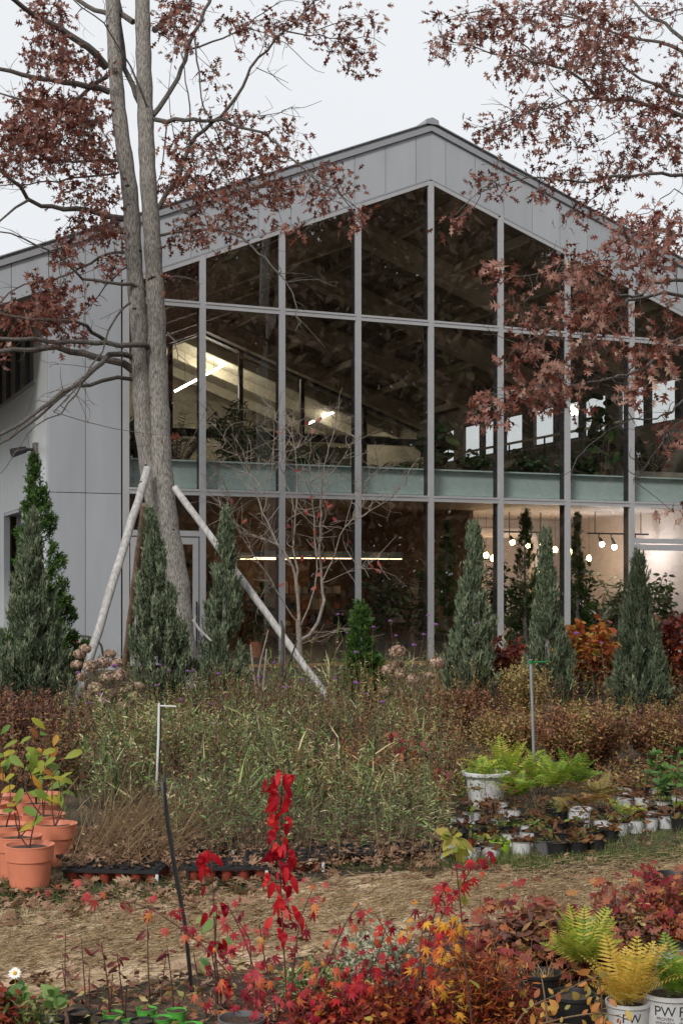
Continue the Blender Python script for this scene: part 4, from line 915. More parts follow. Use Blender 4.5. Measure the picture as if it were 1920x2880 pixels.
conifer('dark columnar conifer added as a glass reflection between two right-hand junipers', 1475, 1440, 1900, 52, Fp(s_at(1475, -1.0), -1.0, 0).y, 't', 0, 90, 60, .302, 'reflection_conifer', 'dark conifers added as glass reflections', .35)  # solid conifers added behind the panes to stand for dark mirrored ones
conifer('slimmer dark conifer added as a glass reflection right of the dark columnar one', 1622, 1450, 1900, 34, Fp(s_at(1622, -1.1), -1.1, 0).y, 't', 0, 70, 55, .302, 'reflection_conifer', 'dark conifers added as glass reflections', .6)
conifer('dark conifer added as a glass reflection left of the split-tip juniper', 1255, 1470, 1900, 46, Fp(s_at(1255, -1.1), -1.1, 0).y, 't', 0, 80, 55, .302, 'reflection_conifer', 'dark conifers added as glass reflections', .4)
# ------------------------------------------------------------------ the wood across the lane that the glass mirrors
fo = Fol(); n_ = 150000; ph = np.radians(RNG.uniform(12, 74, n_)); rd = RNG.uniform(27, 37, n_)
cl = RNG.normal(0, 1, (n_, 3))*.5; hz_ = RNG.uniform(0, 1, n_)**.85*(19 + 4*np.sin(ph*17) + 2*np.sin(ph*41))
wp = np.stack([1.5 + np.sin(ph)*rd, 27 - np.cos(ph)*rd, np.maximum(.2, hz_)], 1) + cl
M['woodleaf'] = leafmat('autumn_wood_leaf', [(0, (.06, .045, .028)), (.5, (.27, .19, .145)), (.8, (.38, .26, .19)), (1, (.26, .25, .11))], .8, .1)
fo.add(SMALL, wp, rdir(n_), rdir(n_, .1, 1), RNG.uniform(.3, .75, n_), np.clip(.5 + .25*np.sin(ph*23) + RNG.normal(0, .2, n_), 0, .99))
tag(fo.build('woods', M['woodleaf'], None, 'stuff'), 'brown autumn wood across the lane, mirrored in the glass', 'woods')
# ------------------------------------------------------------------ beds
def on_ground(u, d): x = X_at(u, d); return Vector((x, d, gz(x, d)))
class Herbs:
    'many upright stems with leaves, gathered into one mass'
    def __init__(s): s.st = Fol(); s.lf = Fol()
    def patch(s, n, ur, dr, hr, tmpl, leaf, per, tint, lean=.15, up=.5, rad=.003, bare=.15, stint=(.2, .9), clump=0, fan=None, wid=1.0):
        B = []
        if clump:
            cs = [(random.uniform(*ur), random.uniform(*dr)) for _ in range(clump)]
        for i in range(n):
            if clump:
                u, d = random.choice(cs); x = X_at(u, d) + random.gauss(0, .12); y = d + random.gauss(0, .12)
            else: u, d = random.uniform(*ur), random.uniform(*dr); x = X_at(u, d); y = d
            B.append((x, y, gz(x, y)))
        B = np.array(B); H = RNG.uniform(*hr, n)*(1 + .15*np.sin(B[:, 0]*3.1 + B[:, 1]*2)); D = np.concatenate([RNG.normal(0, lean, (n, 2)), np.ones((n, 1))], 1)
        if fan is not None: D[:, :2] += (B[:, :2] - np.array(fan))*1.1
        D = norm(D); s.st.add(STEM, B, D, rdir(n), np.stack([H, np.full(n, rad), np.full(n, rad)], 1), RNG.uniform(*stint, n))
        per_ = max(1, per); m = n*per_; idx = np.repeat(np.arange(n), per_); t = bare + (1-bare)*RNG.random(m)**.8
        bend = RNG.normal(0, .03, (m, 3)); pos = B[idx] + D[idx]*(H[idx]*t)[:, None]
        az = RNG.uniform(0, 2*np.pi, m); el = RNG.normal(up, .35, m); A = np.stack([np.cos(az)*np.cos(el), np.sin(az)*np.cos(el), np.sin(el)], 1)
        sc_ = leaf*RNG.uniform(.55, 1.25, m)*(1.1 - .5*t); sz = np.stack([sc_, sc_*wid, sc_], 1)
        base_t = np.clip(tint + .16*np.sin(B[:, 0]*2.3 + 1.7*np.sin(B[:, 1]*1.3)) + RNG.normal(0, .17, n), 0, 1)
        s.lf.add(tmpl, pos, A, A*0 + np.array([0, 0, 1]) + RNG.normal(0, .35, (m, 3)), sz, np.clip(base_t[idx] + RNG.normal(0, .2, m), 0, .99))
    def build(s, name, sm, lmt, label, cat=None, parent=None):
        if parent is None:
            e = empty(name, (0, 10, 0), label, cat); s.st.build('stems', sm, e, 'stuff'); s.lf.build('foliage', lmt, e, 'stuff'); e['kind'] = 'stuff'; return e
        s.st.build('stems', sm, parent, 'stuff'); s.lf.build('foliage', lmt, parent, 'stuff')
M['herb'] = leafmat('herb_leaf', [(0, (.06, .028, .018)), (.18, (.15, .085, .045)), (.34, (.06, .075, .022)), (.52, (.10, .18, .045)), (.74, (.20, .31, .085)), (.88, (.36, .37, .12)), (1, (.60, .52, .30))], .42, .15, .55)
M['herbstem'] = leafmat('herb_stem', [(0, (.05, .022, .014)), (.5, (.11, .075, .035)), (1, (.30, .23, .12))], .7, .0)
M['rust'] = leafmat('rust_leaf', [(0, (.06, .03, .02)), (.25, (.15, .06, .04)), (.5, (.27, .105, .05)), (.7, (.32, .18, .065)), (.85, (.26, .24, .075)), (1, (.48, .36, .13))], .48, .18, .45)
M['fire'] = leafmat('fiery_leaf', [(0, (.10, .018, .018)), (.3, (.24, .035, .022)), (.55, (.36, .075, .025)), (.8, (.50, .20, .035)), (1, (.42, .34, .06))], .5, .3)
M['straw'] = leafmat('straw', [(0, (.10, .055, .025)), (.4, (.24, .15, .075)), (.75, (.38, .27, .14)), (1, (.55, .43, .25))], .7, .1)
M['grass'] = leafmat('grass_blade', [(0, (.06, .05, .02)), (.4, (.07, .11, .03)), (.75, (.13, .19, .05)), (1, (.28, .26, .10))], .6, .25)
# green meadow of asters and goldenrod
h = Herbs()
h.patch(560, (170, 1240), (10.3, 15.5), (.20, .58), LANCE, .075, 24, .48, .2, .5, clump=70)
h.patch(360, (190, 900), (11.0, 14.8), (.30, .64), LANCE, .095, 22, .66, .18, .6, clump=36)
h.patch(260, (170, 1240), (13.5, 17.2), (.40, .78), LANCE, .08, 17, .60, .18, .6)
h.patch(380, (470, 1260), (8.3, 10.8), (.14, .46), LANCE, .07, 18, .62, .2, .45, .0024, .35)
h.patch(330, (480, 1240), (7.95, 10.6), (.12, .42), LANCE, .05, 10, .12, .22, .1, .0024, .35)
h.patch(110, (170, 1240), (9.5, 16), (.3, .6), BLADE, .24, 7, .66, .35, .9, .002, 0, wid=1.6)
h.patch(130, (420, 1260), (8.2, 12.5), (.2, .55), SMALL, .022, 9, .95, .25, .5, .0018, .5)
h.patch(160, (200, 900), (10.5, 14), (.2, .5), OVATE, .055, 12, .8, .25, .3, .0024, .2)
h.patch(230, (600, 1320), (17.0, 20.5), (.35, .75), LANCE, .09, 16, .62, .2, .5, .0028, .1)
h.patch(120, (180, 620), (17.5, 20.5), (.30, .65), LANCE, .09, 16, .55, .2, .5, .0028, .1)
h.patch(90, (650, 1900), (17.5, 20.0), (.4, .8), BLADE, .3, 8, .6, .3, .9, .002, 0, wid=1.6)
h.build('meadow', M['herbstem'], M['herb'], 'green and browning herb meadow filling the bed before the building', 'meadow')
# russet spiraea-like band in front of the conifers and on the left
h = Herbs()
h.patch(380, (-120, 1330), (15.2, 17.6), (.22, .46), SMALL, .055, 46, .36, .25, .5, .0028, .1)
h.patch(330, (230, 1330), (10.8, 15.5), (.25, .62), SMALL, .048, 34, .38, .2, .5, .0028, .2)
h.patch(240, (840, 1310), (10.2, 14.2), (.22, .52), SMALL, .05, 34, .48, .25, .5, .0026, .15)
h.patch(180, (1250, 2000), (17.2, 20.0), (.35, .75), SMALL, .06, 36, .6, .25, .5, .0028, .1)
h.patch(420, (1960, 2800), (10.5, 19.5), (.25, .65), SMALL, .055, 34, .5, .25, .5, .0028, .1)
h.patch(360, (-800, -90), (10.5, 19.5), (.25, .65), SMALL, .055, 34, .4, .25, .5, .0028, .1)
h.patch(120, (560, 1250), (15.0, 17.5), (.55, .80), SMALL, .05, 36, .40, .15, .6, .0028, .2)
h.patch(320, (-80, 215), (10.9, 14.5), (.34, .66), SMALL, .06, 46, .34, .28, .5, .003, .1)
h.patch(330, (1150, 2000), (14.0, 17.4), (.18, .52), SMALL, .055, 42, .66, .25, .5, .0028, .1)
h.patch(260, (1240, 1960), (11.0, 13.0), (.10, .28), SMALL, .05, 26, .7, .3, .5, .0028, .1)
h.build('russet_undergrowth', M['herbstem'], M['rust'], 'russet and purple-brown undergrowth around the feet of the conifers', 'undergrowth')
h = Herbs()
h.patch(70, (1225, 1520), (9.3, 11.3), (.14, .34), LANCE, .05, 12, .35, .3, .3, .0022, .2)
h.patch(50, (1500, 1920), (9.4, 11.2), (.10, .26), LANCE, .05, 12, .6, .35, .3, .0022, .1)
h.build('withered_undergrowth', M['herbstem'], M['rust'], 'withered brown plants between the nursery pots on the right', 'undergrowth')
# rounded russet shrubs, each one a thing
def dome(label, u, d, w, hgt, n, tint, m='rust', leaf=.04, per=70, name='russet_shrub', tm=SMALL):
    b = on_ground(u, d); e = empty(name, b, label, 'shrub'); h = Herbs(); st, lf = h.st, h.lf
    az = RNG.uniform(0, 2*np.pi, n); r = np.sqrt(RNG.random(n)); B = np.stack([b.x + r*np.cos(az)*w*.35, b.y + r*np.sin(az)*w*.35, np.full(n, b.z)], 1)
    D = np.stack([np.cos(az)*r*w*.75/hgt + RNG.normal(0, .12, n), np.sin(az)*r*w*.75/hgt + RNG.normal(0, .12, n), np.ones(n)], 1); D = norm(D)
    H = hgt*np.sqrt(1 - .55*r*r)*RNG.uniform(.75, 1.12, n); st.add(STEM, B, D, rdir(n), np.stack([H, np.full(n, .0035), np.full(n, .0035)], 1), RNG.uniform(0, .6, n))
    m_ = n*per; i = np.repeat(np.arange(n), per); t = .2 + .8*RNG.random(m_)**.6; pos = B[i] + D[i]*(H[i]*t)[:, None] + RNG.normal(0, .03, (m_, 3))
    a2 = RNG.uniform(0, 2*np.pi, m_); el = RNG.normal(.4, .45, m_); A = np.stack([np.cos(a2)*np.cos(el), np.sin(a2)*np.cos(el), np.sin(el)], 1); bt = np.clip(tint + .12*np.sin(az*3+1) + RNG.normal(0, .17, n), 0, 1)
    lf.add(tm, pos, A, RNG.normal(0, .5, (m_, 3)) + [0, 0, 1], leaf*RNG.uniform(.6, 1.3, m_), np.clip(bt[i] + RNG.normal(0, .13, m_), 0, .99)); h.build('', M['herbstem'], M[m], '', parent=e); return e
dome('large rounded russet shrub at the right behind the potted ferns', 1640, 12.9, .60, .62, 150, .58, per=64)
dome('olive-brown shrub left of the large russet one, behind the steel pole', 1430, 13.6, .46, .50, 100, .74, per=56)
dome('dull brown shrub at the right edge of the bed', 1870, 13.2, .48, .50, 110, .48, per=60)
dome('purplish brown shrub at the far left edge behind the orange pots', 40, 12.4, .55, .74, 130, .22, per=56)
dome('reddish shrub at the foot of the juniper with the split tip', 1285, 15.6, .45, .58, 100, .40, per=70)
dome('yellow-green shrub between the pole and the split-tip juniper', 1470, 16.4, .34, .80, 70, .88, per=60)
dome('orange and yellow smoke bush before the glass, left of the last juniper', 1640, 19.2, .55, 1.0, 46, .72, 'fire', .085, 30, 'smoke_bush', ROUND)
dome('wine-red bush between two junipers right of centre', 1415, 18.9, .32, .78, 34, .22, 'fire', .085, 28, 'wine_red_bush', OVATE)
dome('red-leaved bush at the right edge beside the glass door', 1905, 18.4, .45, 1.15, 40, .26, 'fire', .10, 30, 'red_bush', OVATE)
# red-leaved dogwood saplings in the meadow
M['dogred'] = objleafmat('dogwood_red_leaf', [(0, (.15, .022, .030)), (.5, (.29, .045, .045)), (1, (.40, .12, .07))], trans=.3)
lm_dog = arr_mesh('leaf', OVATE[0], OVATE[1]); lm_dog.materials.append(M['dogred'])
lab = ['orange-red dogwood sapling in the meadow, leftmost of the red ones', 'tall red dogwood sapling in the middle of the meadow', 'pinkish red dogwood sapling beside the tall one', 'drooping wine-red sapling left of the white planter']
for i, (u, v, d, n_) in enumerate(((995, 2075, 11.5, 10), (1100, 2055, 11.5, 12), (1165, 2060, 11.6, 13), (1240, 2150, 10.9, 15))):
    b = on_ground(u, d); tp = P(u, v, d); e = empty('dogwood_sapling', b, lab[i], 'sapling', 'red dogwood saplings in the meadow'); mb = MB()
    pts = tubeline(mb, b, tp, .006, .002, .03, 5, 5); mb.build('stem', M['stem_dk'], e)
    for k in range(n_):
        t = random.uniform(.45, 1); p = b.lerp(tp, t) + Vector((random.gauss(0, .06), random.gauss(0, .05), 0)); leafobj(lm_dog, e, p, (random.gauss(0, .7), random.gauss(-.2, .4), -1), (random.gauss(0, .3), -1, .3), random.uniform(.07, .105))
# verbena flower heads on tall wiry stems
M['verb'] = mat('purple_verbena', (.22, .07, .28), .6, noise=.4, nscale=60)
ico = MB(); random.seed(3)
for k in range(26):
    a, z = random.uniform(0, 6.28), random.uniform(-.2, 1); r = math.sqrt(max(0, 1-z*z)); c = Vector((r*math.cos(a), r*math.sin(a), z*.7)); x = c.orthogonal().normalized()*.34; y = c.cross(x).normalized()*.34
    ico.add([c+x, c+y*.9, c-x, c-y*.9, c*1.2], [(0, 1, 4), (1, 2, 4), (2, 3, 4), (3, 0, 4), (0, 3, 2, 1)])
vm = ico.build('flower_head', M['verb']); vmesh = vm.data; bpy.data.objects.remove(vm)
vb = empty('verbena', (X_at(700, 15.5), 15.5, 0), 'purple verbena flower heads on tall wiry stems across the meadow', 'flowers'); sv = MB()
vp = [(450, 1870), (478, 1886), (530, 1888), (545, 1885), (395, 1870), (323, 1872), (220, 1892), (285, 1953), (250, 1978), (300, 1972), (510, 1969), (440, 1928), (325, 2000), (615, 1895), (632, 1957), (595, 1980), (728, 1905), (770, 1865), (800, 1935), (850, 1912), (880, 1915), (900, 1955), (908, 1970), (941, 1908), (1000, 1920), (1003, 1922), (1027, 1952), (975, 1780), (1049, 1764), (1097, 1747), (1113, 1788), (1191, 1785), (1203, 1732), (1225, 1757), (1164, 1815), (946, 1950), (782, 2010), (1075, 1975), (1000, 1835), (950, 1728), (330, 2060), (390, 2078), (1340, 1755), (600, 2035), (1620, 1782), (1690, 1808)]
for (u, v) in vp:
    d = random.uniform(13.5, 17.8); p = P(u, v, d); b = Vector((p.x + random.gauss(0, .12), p.y + random.gauss(0, .1), gz(p.x, p.y))); tubeline(sv, b, p, .003, .0016, .03, 3, 4)
    o = bpy.data.objects.new('flower_head', vmesh); COL.objects.link(o); o.parent = vb; o.location = p - wloc(vb); o.scale = (random.uniform(.015, .027),)*3
sv.build('stems', M['herbstem_plain'] if 'herbstem_plain' in M else M['stem_br'], vb)['kind'] = 'stuff'
# dried hydrangeas
M['hyd'] = leafmat('dried_hydrangea', [(0, (.20, .12, .08)), (.5, (.40, .27, .19)), (1, (.60, .46, .35))], .7, .2)
def hydrangea(label, heads, d, stem_u):
    b = on_ground(stem_u, d); e = empty('hydrangea', b, label, 'shrub', 'dried hydrangeas'); mb = MB()
    for (u, v, r) in heads:
        c = P(u, v, d + random.uniform(-.2, .2)); R = r/F_PX*d; tubeline(mb, b + Vector((random.gauss(0, .05), random.gauss(0, .05), 0)), c, .006, .004, .05, 5)
        n_ = 150; dr = rdir(n_, -.7, 1); fo = Fol(); A = np.cross(dr, rdir(n_)); fo.add(ROUND, np.array(c) + dr*np.array([1, 1, .8])*(R*RNG.uniform(.75, 1.02, n_))[:, None] - norm(A)*.012, A, dr, RNG.uniform(.026, .042, n_), RNG.random(n_)); fo.build('flower_head', M['hyd'], e)
    mb.build('stems', M['stem_br'], e)
hydrangea('dried beige hydrangea heads between the small green conifer and a juniper', [(1118, 1834, 27), (1118, 1868, 18), (1090, 1885, 22), (1125, 1897, 20), (1162, 1913, 24), (1088, 1945, 18), (1215, 1955, 16)], 17.2, 1125)
hydrangea('single dried hydrangea head just left of the split-tip juniper', [(1226, 1866, 27), (1208, 1900, 15)], 17.0, 1225)
hydrangea('large heap of dried hydrangea heads behind the pale log stake', [(225, 1840, 20), (255, 1875, 24), (290, 1865, 24), (300, 1905, 26), (335, 1900, 24), (355, 1935, 24), (270, 1935, 24), (320, 1950, 24), (375, 1960, 18), (230, 1905, 18), (330, 1865, 20), (285, 1975, 22), (215, 1870, 18), (250, 1955, 20), (345, 1985, 20), (390, 1930, 18), (310, 1840, 18), (240, 1825, 18)], 16.6, 300)
# cut-back dark shrub stumps and a sawn branch by the stakes
e = empty('cut_shrub', P(795, 2030, 17.5), 'dark cut-back shrub stem standing before the slanting stake', 'shrub'); mb = MB()
mb.tube([P(775, 2050, 17.5), P(788, 1930, 17.5), P(795, 1850, 17.5), P(796, 1768, 17.5)], [.035, .03, .026, .024], 8); mb.tube([P(796, 1768, 17.5), P(790, 1745, 17.5)], [.02, .012], 6); mb.tube([P(790, 1930, 17.5), P(815, 1860, 17.4), P(835, 1800, 17.3)], [.018, .014, .008], 6); mb.build('stem', M['bark_twig'], e, True)
e = empty('pale_cut_shrub', P(728, 2000, 18.2), 'pale cut-back stems left of the dark one', 'shrub'); mb = MB()
for q in ([(735, 1990), (726, 1900), (735, 1850), (755, 1772)], [(735, 1990), (745, 1880), (750, 1825)], [(730, 1990), (712, 1890), (705, 1812)]): mb.tube([P(u, v, 18.2) for u, v in q], [.02, .016, .012, .008][:len(q)], 6)
mb.build('stem', M['dogbark'], e, True)
e = empty('cut_branch', P(595, 1803, 18.4), 'short pale sawn branch leaning by the glass door', 'branch'); mb = MB(); mb.tube([P(542, 1742, 18.4), P(560, 1770, 18.4), P(595, 1803, 18.4)], [.02, .018, .016], 8); mb.tube([P(548, 1752, 18.4), P(551, 1732, 18.4)], [.016, .01], 6); mb.build('branch', M['stake'], e, True)
# red hose reel hint behind the left conifer
e = empty('garden_hose', P(225, 1800, 20.6), 'red-ended garden hose loop against the grey wall', 'hose'); mb = MB(); mb.tube(catmull([P(208, 1800, 20.6), P(215, 1790, 20.6), P(240, 1789, 20.6), P(265, 1797, 20.6), P(285, 1815, 20.6), P(292, 1860, 20.6)], .05), .018, 8); mb.build('hose', M['postgrey'], e, True)
mb = MB(); mb.box(P(213, 1801, 20.55), (.07, .06, .07)); mb.build('connector', mat('red_plastic', (.5, .03, .02)), e)
# poles
def pole(px, d, r, m, label, name='pole', extra=None):
    b = P(*px[-1], d); e = empty(name, b, label, 'pole'); mb = MB(); mb.tube([P(u, v, d) for u, v in px], r, 10); mb.build('shaft', m, e, True)
    if extra: extra(e)
def ex1(e):
    mb = MB(); a = P(1492, 1863, 10.9); mb.tube([a, P(1541, 1861, 10.9)], .007, 6); mb.lathe(a - Vector((0, 0, .012)), [(.016, 0), (.016, .03)], 10, True, True); mb.build('green_tie', mat('green_tie', (.01, .16, .04), .4), e)
    mb = MB(); mb.tube([P(1491, 1848, 10.9), P(1491, 1853, 10.9)], .014, 10); mb.build('cap', M['black'], e)
pole([(1491, 1853), (1496, 1990), (1505, 2300)], 10.9, .0125, M['steelpole'], 'slim galvanised pole with a green tie standing among the pots', extra=ex1)
def ex2(e):
    mb = MB(); mb.tube([P(449, 1985, 11.0), P(496, 1987, 11.0)], .006, 6); mb.build('white_tie', M['white_bright'], e)
    mb = MB(); mb.tube([P(453, 1968, 11.03), P(450, 2080, 11.03), P(443, 2270, 11.03)], .008, 6); mb.build('black_tube', M['black'], e)
pole([(448, 1978), (446, 2080), (438, 2275)], 11.0, .010, M['white_bright'], 'thin white pole with a white cross tie in the meadow', extra=ex2)
def ex3(e):
    mb = MB(); mb.tube([P(464, 2172, 5.62), P(463, 2200, 5.60), P(466, 2290, 5.60), P(492, 2460, 5.60), P(520, 2600, 5.60), P(538, 2790, 5.60)], .0055, 8); mb.build('drip_tube', M['black'], e)
    mb = MB(); mb.tube([P(449, 2222, 5.62), P(472, 2219, 5.62)], .003, 6); mb.build('tie', M['black'], e)
pole([(457, 2200), (470, 2290), (494, 2450), (520, 2600), (545, 2830)], 5.62, .0085, M['postgrey'], 'dark leaning drip-line post at the front left of the path', 'drip_post', ex3)
# ------------------------------------------------------------------ pots
def pot(name, b, dia, hgt, m, label, group, inner=None, rim=True, n=28, soil_drop=.12, parts=True, taper=.76):
    b = Vector(b); e = empty(name, b, label, 'pot', group); R = dia/2; mb = MB()
    rh = hgt*.34 if rim == 'tall' else hgt*.10
    if rim == 'tall': prof = [(R*taper, 0), (R*taper*1.01, .004), (R*.90, hgt-rh), (R*.955, hgt-rh+.002), (R*.985, hgt-.008), (R*1.0, hgt-.007), (R*1.0, hgt), (R*.955, hgt), (R*.94, hgt-.01), (R*.86, hgt*(1-soil_drop)-.01)]
    else: prof = [(R*taper, 0), (R*.93, hgt-rh), (R*.935, hgt-rh), (R*1.0, hgt-rh+.004), (R*1.0, hgt), (R*.95, hgt), (R*.93, hgt-.006), (R*.88, hgt*(1-soil_drop)-.01)]
    mb.lathe(b, prof, n); o = mb.build('body', m, e, True)
    pass
    if inner is not None:
        k = MB(); k.lathe(b, [(R*.94, hgt*.97), (R*1.012, hgt*.975), (R*1.018, hgt*1.006), (R*.93, hgt*1.006), (R*.87, hgt*(1-soil_drop)-.004)], n, False); k.build('rim', inner, e, True)
    s_ = MB(); zs = hgt*(1-soil_drop); nn = 12
    V = [(b.x, b.y, b.z+zs+.004)]
    for rr_ in (.45, .88):
        for k in range(nn): a = 2*math.pi*k/nn; V.append((b.x+R*rr_*math.cos(a), b.y+R*rr_*math.sin(a), b.z+zs+random.gauss(0, .003)))
    Fs = [(0, 1+k, 1+(k+1) % nn) for k in range(nn)] + [(1+k, 1+nn+k, 1+nn+(k+1) % nn, 1+(k+1) % nn) for k in range(nn)]
    s_.add(V, Fs); s_.build('soil', M['soil'], e, True); return e
def auto_smooth(o): pass
# orange nursery pots with magnolia-like seedlings
OP = [(84, 7.64, 'nearest orange pot at the lower left, in front of all the others', 5, .30), (155, 8.44, 'orange pot at the right of the group, with a leafy seedling', 9, .42), (52, 8.0, 'orange pot just behind the nearest one, with a bare forked twig', 2, .25), (103, 9.17, 'orange pot in the middle of the group with tall yellow-green leaves', 16, .56),
      (123, 8.74, 'orange pot wedged behind the right-hand one', 14, .50), (118, 9.60, 'rearmost orange pot on the right of the group', 8, .45), (0, 9.54, 'rearmost orange pot at the left edge', 12, .55), (18, 8.4, 'orange pot at the left edge behind the forked twig', 3, .3), (-14, 8.75, 'orange pot half cut off by the left edge', 6, .45), (-34, 9.12, 'orange pot mostly outside the left edge', 10, .5)]
M['maglf'] = objleafmat('yellow_green_seedling_leaf', [(0, (.12, .22, .03)), (.3, (.22, .30, .04)), (.6, (.45, .38, .04)), (.82, (.50, .24, .03)), (1, (.30, .10, .03))], trans=.35, spec=.4)
lm_mag = arr_mesh('leaf', *half_leaf([(0, .01), (.1, .05), (.35, .17), (.65, .21), (.88, .12), (1, 0)], .25, .25)); lm_mag.materials.append(M['maglf'])
for i, (u, d, l, nl, hh) in enumerate(OP):
    b = on_ground(u, d); pot('orange_pot', b, .265, .245, M['orange'], l, 'orange pots at the lower left', None, 'tall', 36, .10)
    e = empty('seedling', b + Vector((0, 0, .22)), '%s seedling in the %s' % ('yellowing' if nl > 4 else 'sparse', l.replace(', in front of all the others', '').replace(', with a leafy seedling', '').replace(', with a bare forked twig', '').split(' with')[0]), 'seedling', 'seedlings in the orange pots')
    mb = MB(); s0 = b + Vector((0, 0, .22)); tips = []
    for k in range(2 + (nl > 8)): tips.append(tubeline(mb, s0, s0 + Vector((random.gauss(.02, .07), random.gauss(0, .06), hh*random.uniform(.55, .9))), .005, .0025, .06, 5))
    mb.build('stem', M['stem_dk'], e)
    for k in range(nl):
        t = random.choice(tips); p = t[random.randint(2, 4)] + Vector((random.gauss(0, .008), random.gauss(0, .008), random.gauss(0, .01))); a = random.uniform(0, 6.28); el = random.gauss(.65, .4)
        leafobj(lm_mag, e, p, (math.cos(a)*math.cos(el), math.sin(a)*math.cos(el), math.sin(el)), (random.gauss(0, .4), -.8, .7), random.uniform(.08, .125))
# white / black nursery pots on the right
def cp(x, y): return 1240 + x/2.306, 2150 + y/2.306
WP = [(115, 318, 'w'), (145, 368, 'b'), (200, 395, 'b'), (278, 350, 'b'), (330, 385, 'b'), (325, 445, 'w'), (432, 425, 'w'), (582, 422, 'w'), (520, 490, 'w'), (645, 487, 'g'), (185, 528, 'w'), (300, 522, 'w'), (40, 502, 'w'), (405, 492, 'l'), (245, 480, 'w'), (200, 290, 'w'), (300, 250, 'b'), (378, 240, 'w'), (370, 330, 'w'),
      (740, 365, 'b'), (835, 362, 'b'), (905, 450, 'b'), (975, 432, 'b'), (1060, 425, 'b'), (880, 492, 'b'), (790, 435, 'b'), (700, 430, 'b'), (770, 495, 'b'), (975, 318, 'w'), (1050, 348, 'w'), (1150, 378, 'w'), (1255, 362, 'w'), (1345, 348, 'w'), (1450, 335, 'w'), (1185, 212, 'w'), (1275, 210, 'w'), (1440, 232, 'w'), (1545, 240, 'l'), (1545, 192, 'w'), (1350, 292, 'w'), (1545, 358, 'b'),
      (1150, 86, 'b'), (1190, 150, 'w'), (1370, 140, 'w'), (1270, 150, 'b'), (1470, 130, 'b'), (1255, 300, 'b'), (1070, 290, 'b'), (1560, 290, 'b'), (900, 276, 'p'), (780, 268, 'B'), (90, 420, 'b'), (60, 455, 'b'), (420, 370, 'b'), (470, 330, 'b'), (560, 370, 'w'), (640, 390, 'b'), (600, 310, 'b'), (700, 330, 'b'), (30, 370, 'w'), (1130, 300, 'w'), (1410, 290, 'b'), (1000, 480, 'b'), (460, 280, 'w'), (150, 250, 'b')]
COLW = {'w': ('white', 'whitepot', 'black'), 'b': ('black', 'black', None), 'g': ('grey', 'greypot', None), 'l': ('lime green', 'lime', None), 'p': ('white', 'whitepot', None), 'B': ('black', 'black', None)}
M['smallmix'] = leafmat('nursery_leaf', [(0, (.10, .035, .015)), (.3, (.22, .10, .035)), (.5, (.12, .13, .03)), (.75, (.10, .17, .04)), (1, (.36, .32, .06))], .6, .25)
fill = Fol()
placed = []
for i, (x, y, c) in enumerate(WP):
    u, v = cp(x, y); big = c in 'pB'; hh, dia = (.15, .165) if big else (.088, .134); d = (CH-hh)*F_PX/(v-1663); b = on_ground(u, d)
    ok = True
    for q in placed:
        if (Vector((b.x, b.y)) - q).length < dia*.98:
            dv = (Vector((b.x, b.y)) - q); dv = dv.normalized() if dv.length > 1e-4 else Vector((1, 0)); b.x, b.y = q + dv*dia*.99
    placed.append(Vector((b.x, b.y)))
    cn, pm, inn = COLW[c]
    e = pot('nursery_pot', b, dia, hh, M[pm], 'x', 'nursery pots on the right of the bed', M[inn] if inn else None, True, 22, .12, taper=.80)
    e['label'] = '%s plastic pot' % cn; e['_u'] = u; e['_v'] = v
    if c == 'p': PW_POT = (e, Vector(b), dia, hh)
    n_ = random.choice([10, 16, 26, 5]); A = rdir(n_, -.1, .9); kk = random.random()
    fill.add(OVATE, np.array([b.x, b.y, b.z+hh*.95]) + RNG.normal(0, dia*.25, (n_, 3))*[1, 1, .3], A, rdir(n_, .3, 1), RNG.uniform(.03, .07, n_), np.clip(kk*.7 + RNG.normal(0, .15, n_), 0, .99))
    if random.random() < .3:
        n_ = 26; fill.add(LANCE, np.array([b.x, b.y, b.z+hh]) + np.stack([RNG.normal(0, .02, n_), RNG.normal(0, .02, n_), RNG.uniform(0, .17, n_)], 1), rdir(n_, -.1, .7), rdir(n_, .3, 1), RNG.uniform(.05, .09, n_), np.clip(.05 + .25*random.random() + RNG.normal(0, .1, n_), 0, .99))
tag(fill.build('pot_foliage', M['smallmix'], None, 'stuff'), 'withered and sprouting leaves in the nursery pots on the right', 'leaves')
# unique labels by row and order
pts_ = sorted([o for o in COL.objects if o.get('_v') is not None], key=lambda o: o['_v'])
rows = []; 
for o in pts_:
    if rows and o['_v'] - rows[-1][0]['_v'] < 18: rows[-1].append(o)
    else: rows.append([o])
ordn = ['first', 'second', 'third', 'fourth', 'fifth', 'sixth', 'seventh', 'eighth', 'ninth', 'tenth', 'eleventh', 'twelfth', 'thirteenth', 'fourteenth']
R_ = len(rows)
for ri, r in enumerate(rows):
    r.sort(key=lambda o: o['_u'])
    for ci, o in enumerate(r):
        o['label'] = '%s, %s from left in %s row of the right-hand nursery pots' % (o['label'], ordn[min(ci, 13)], ordn[min(ri, 13)])
        del o['_u']; del o['_v']
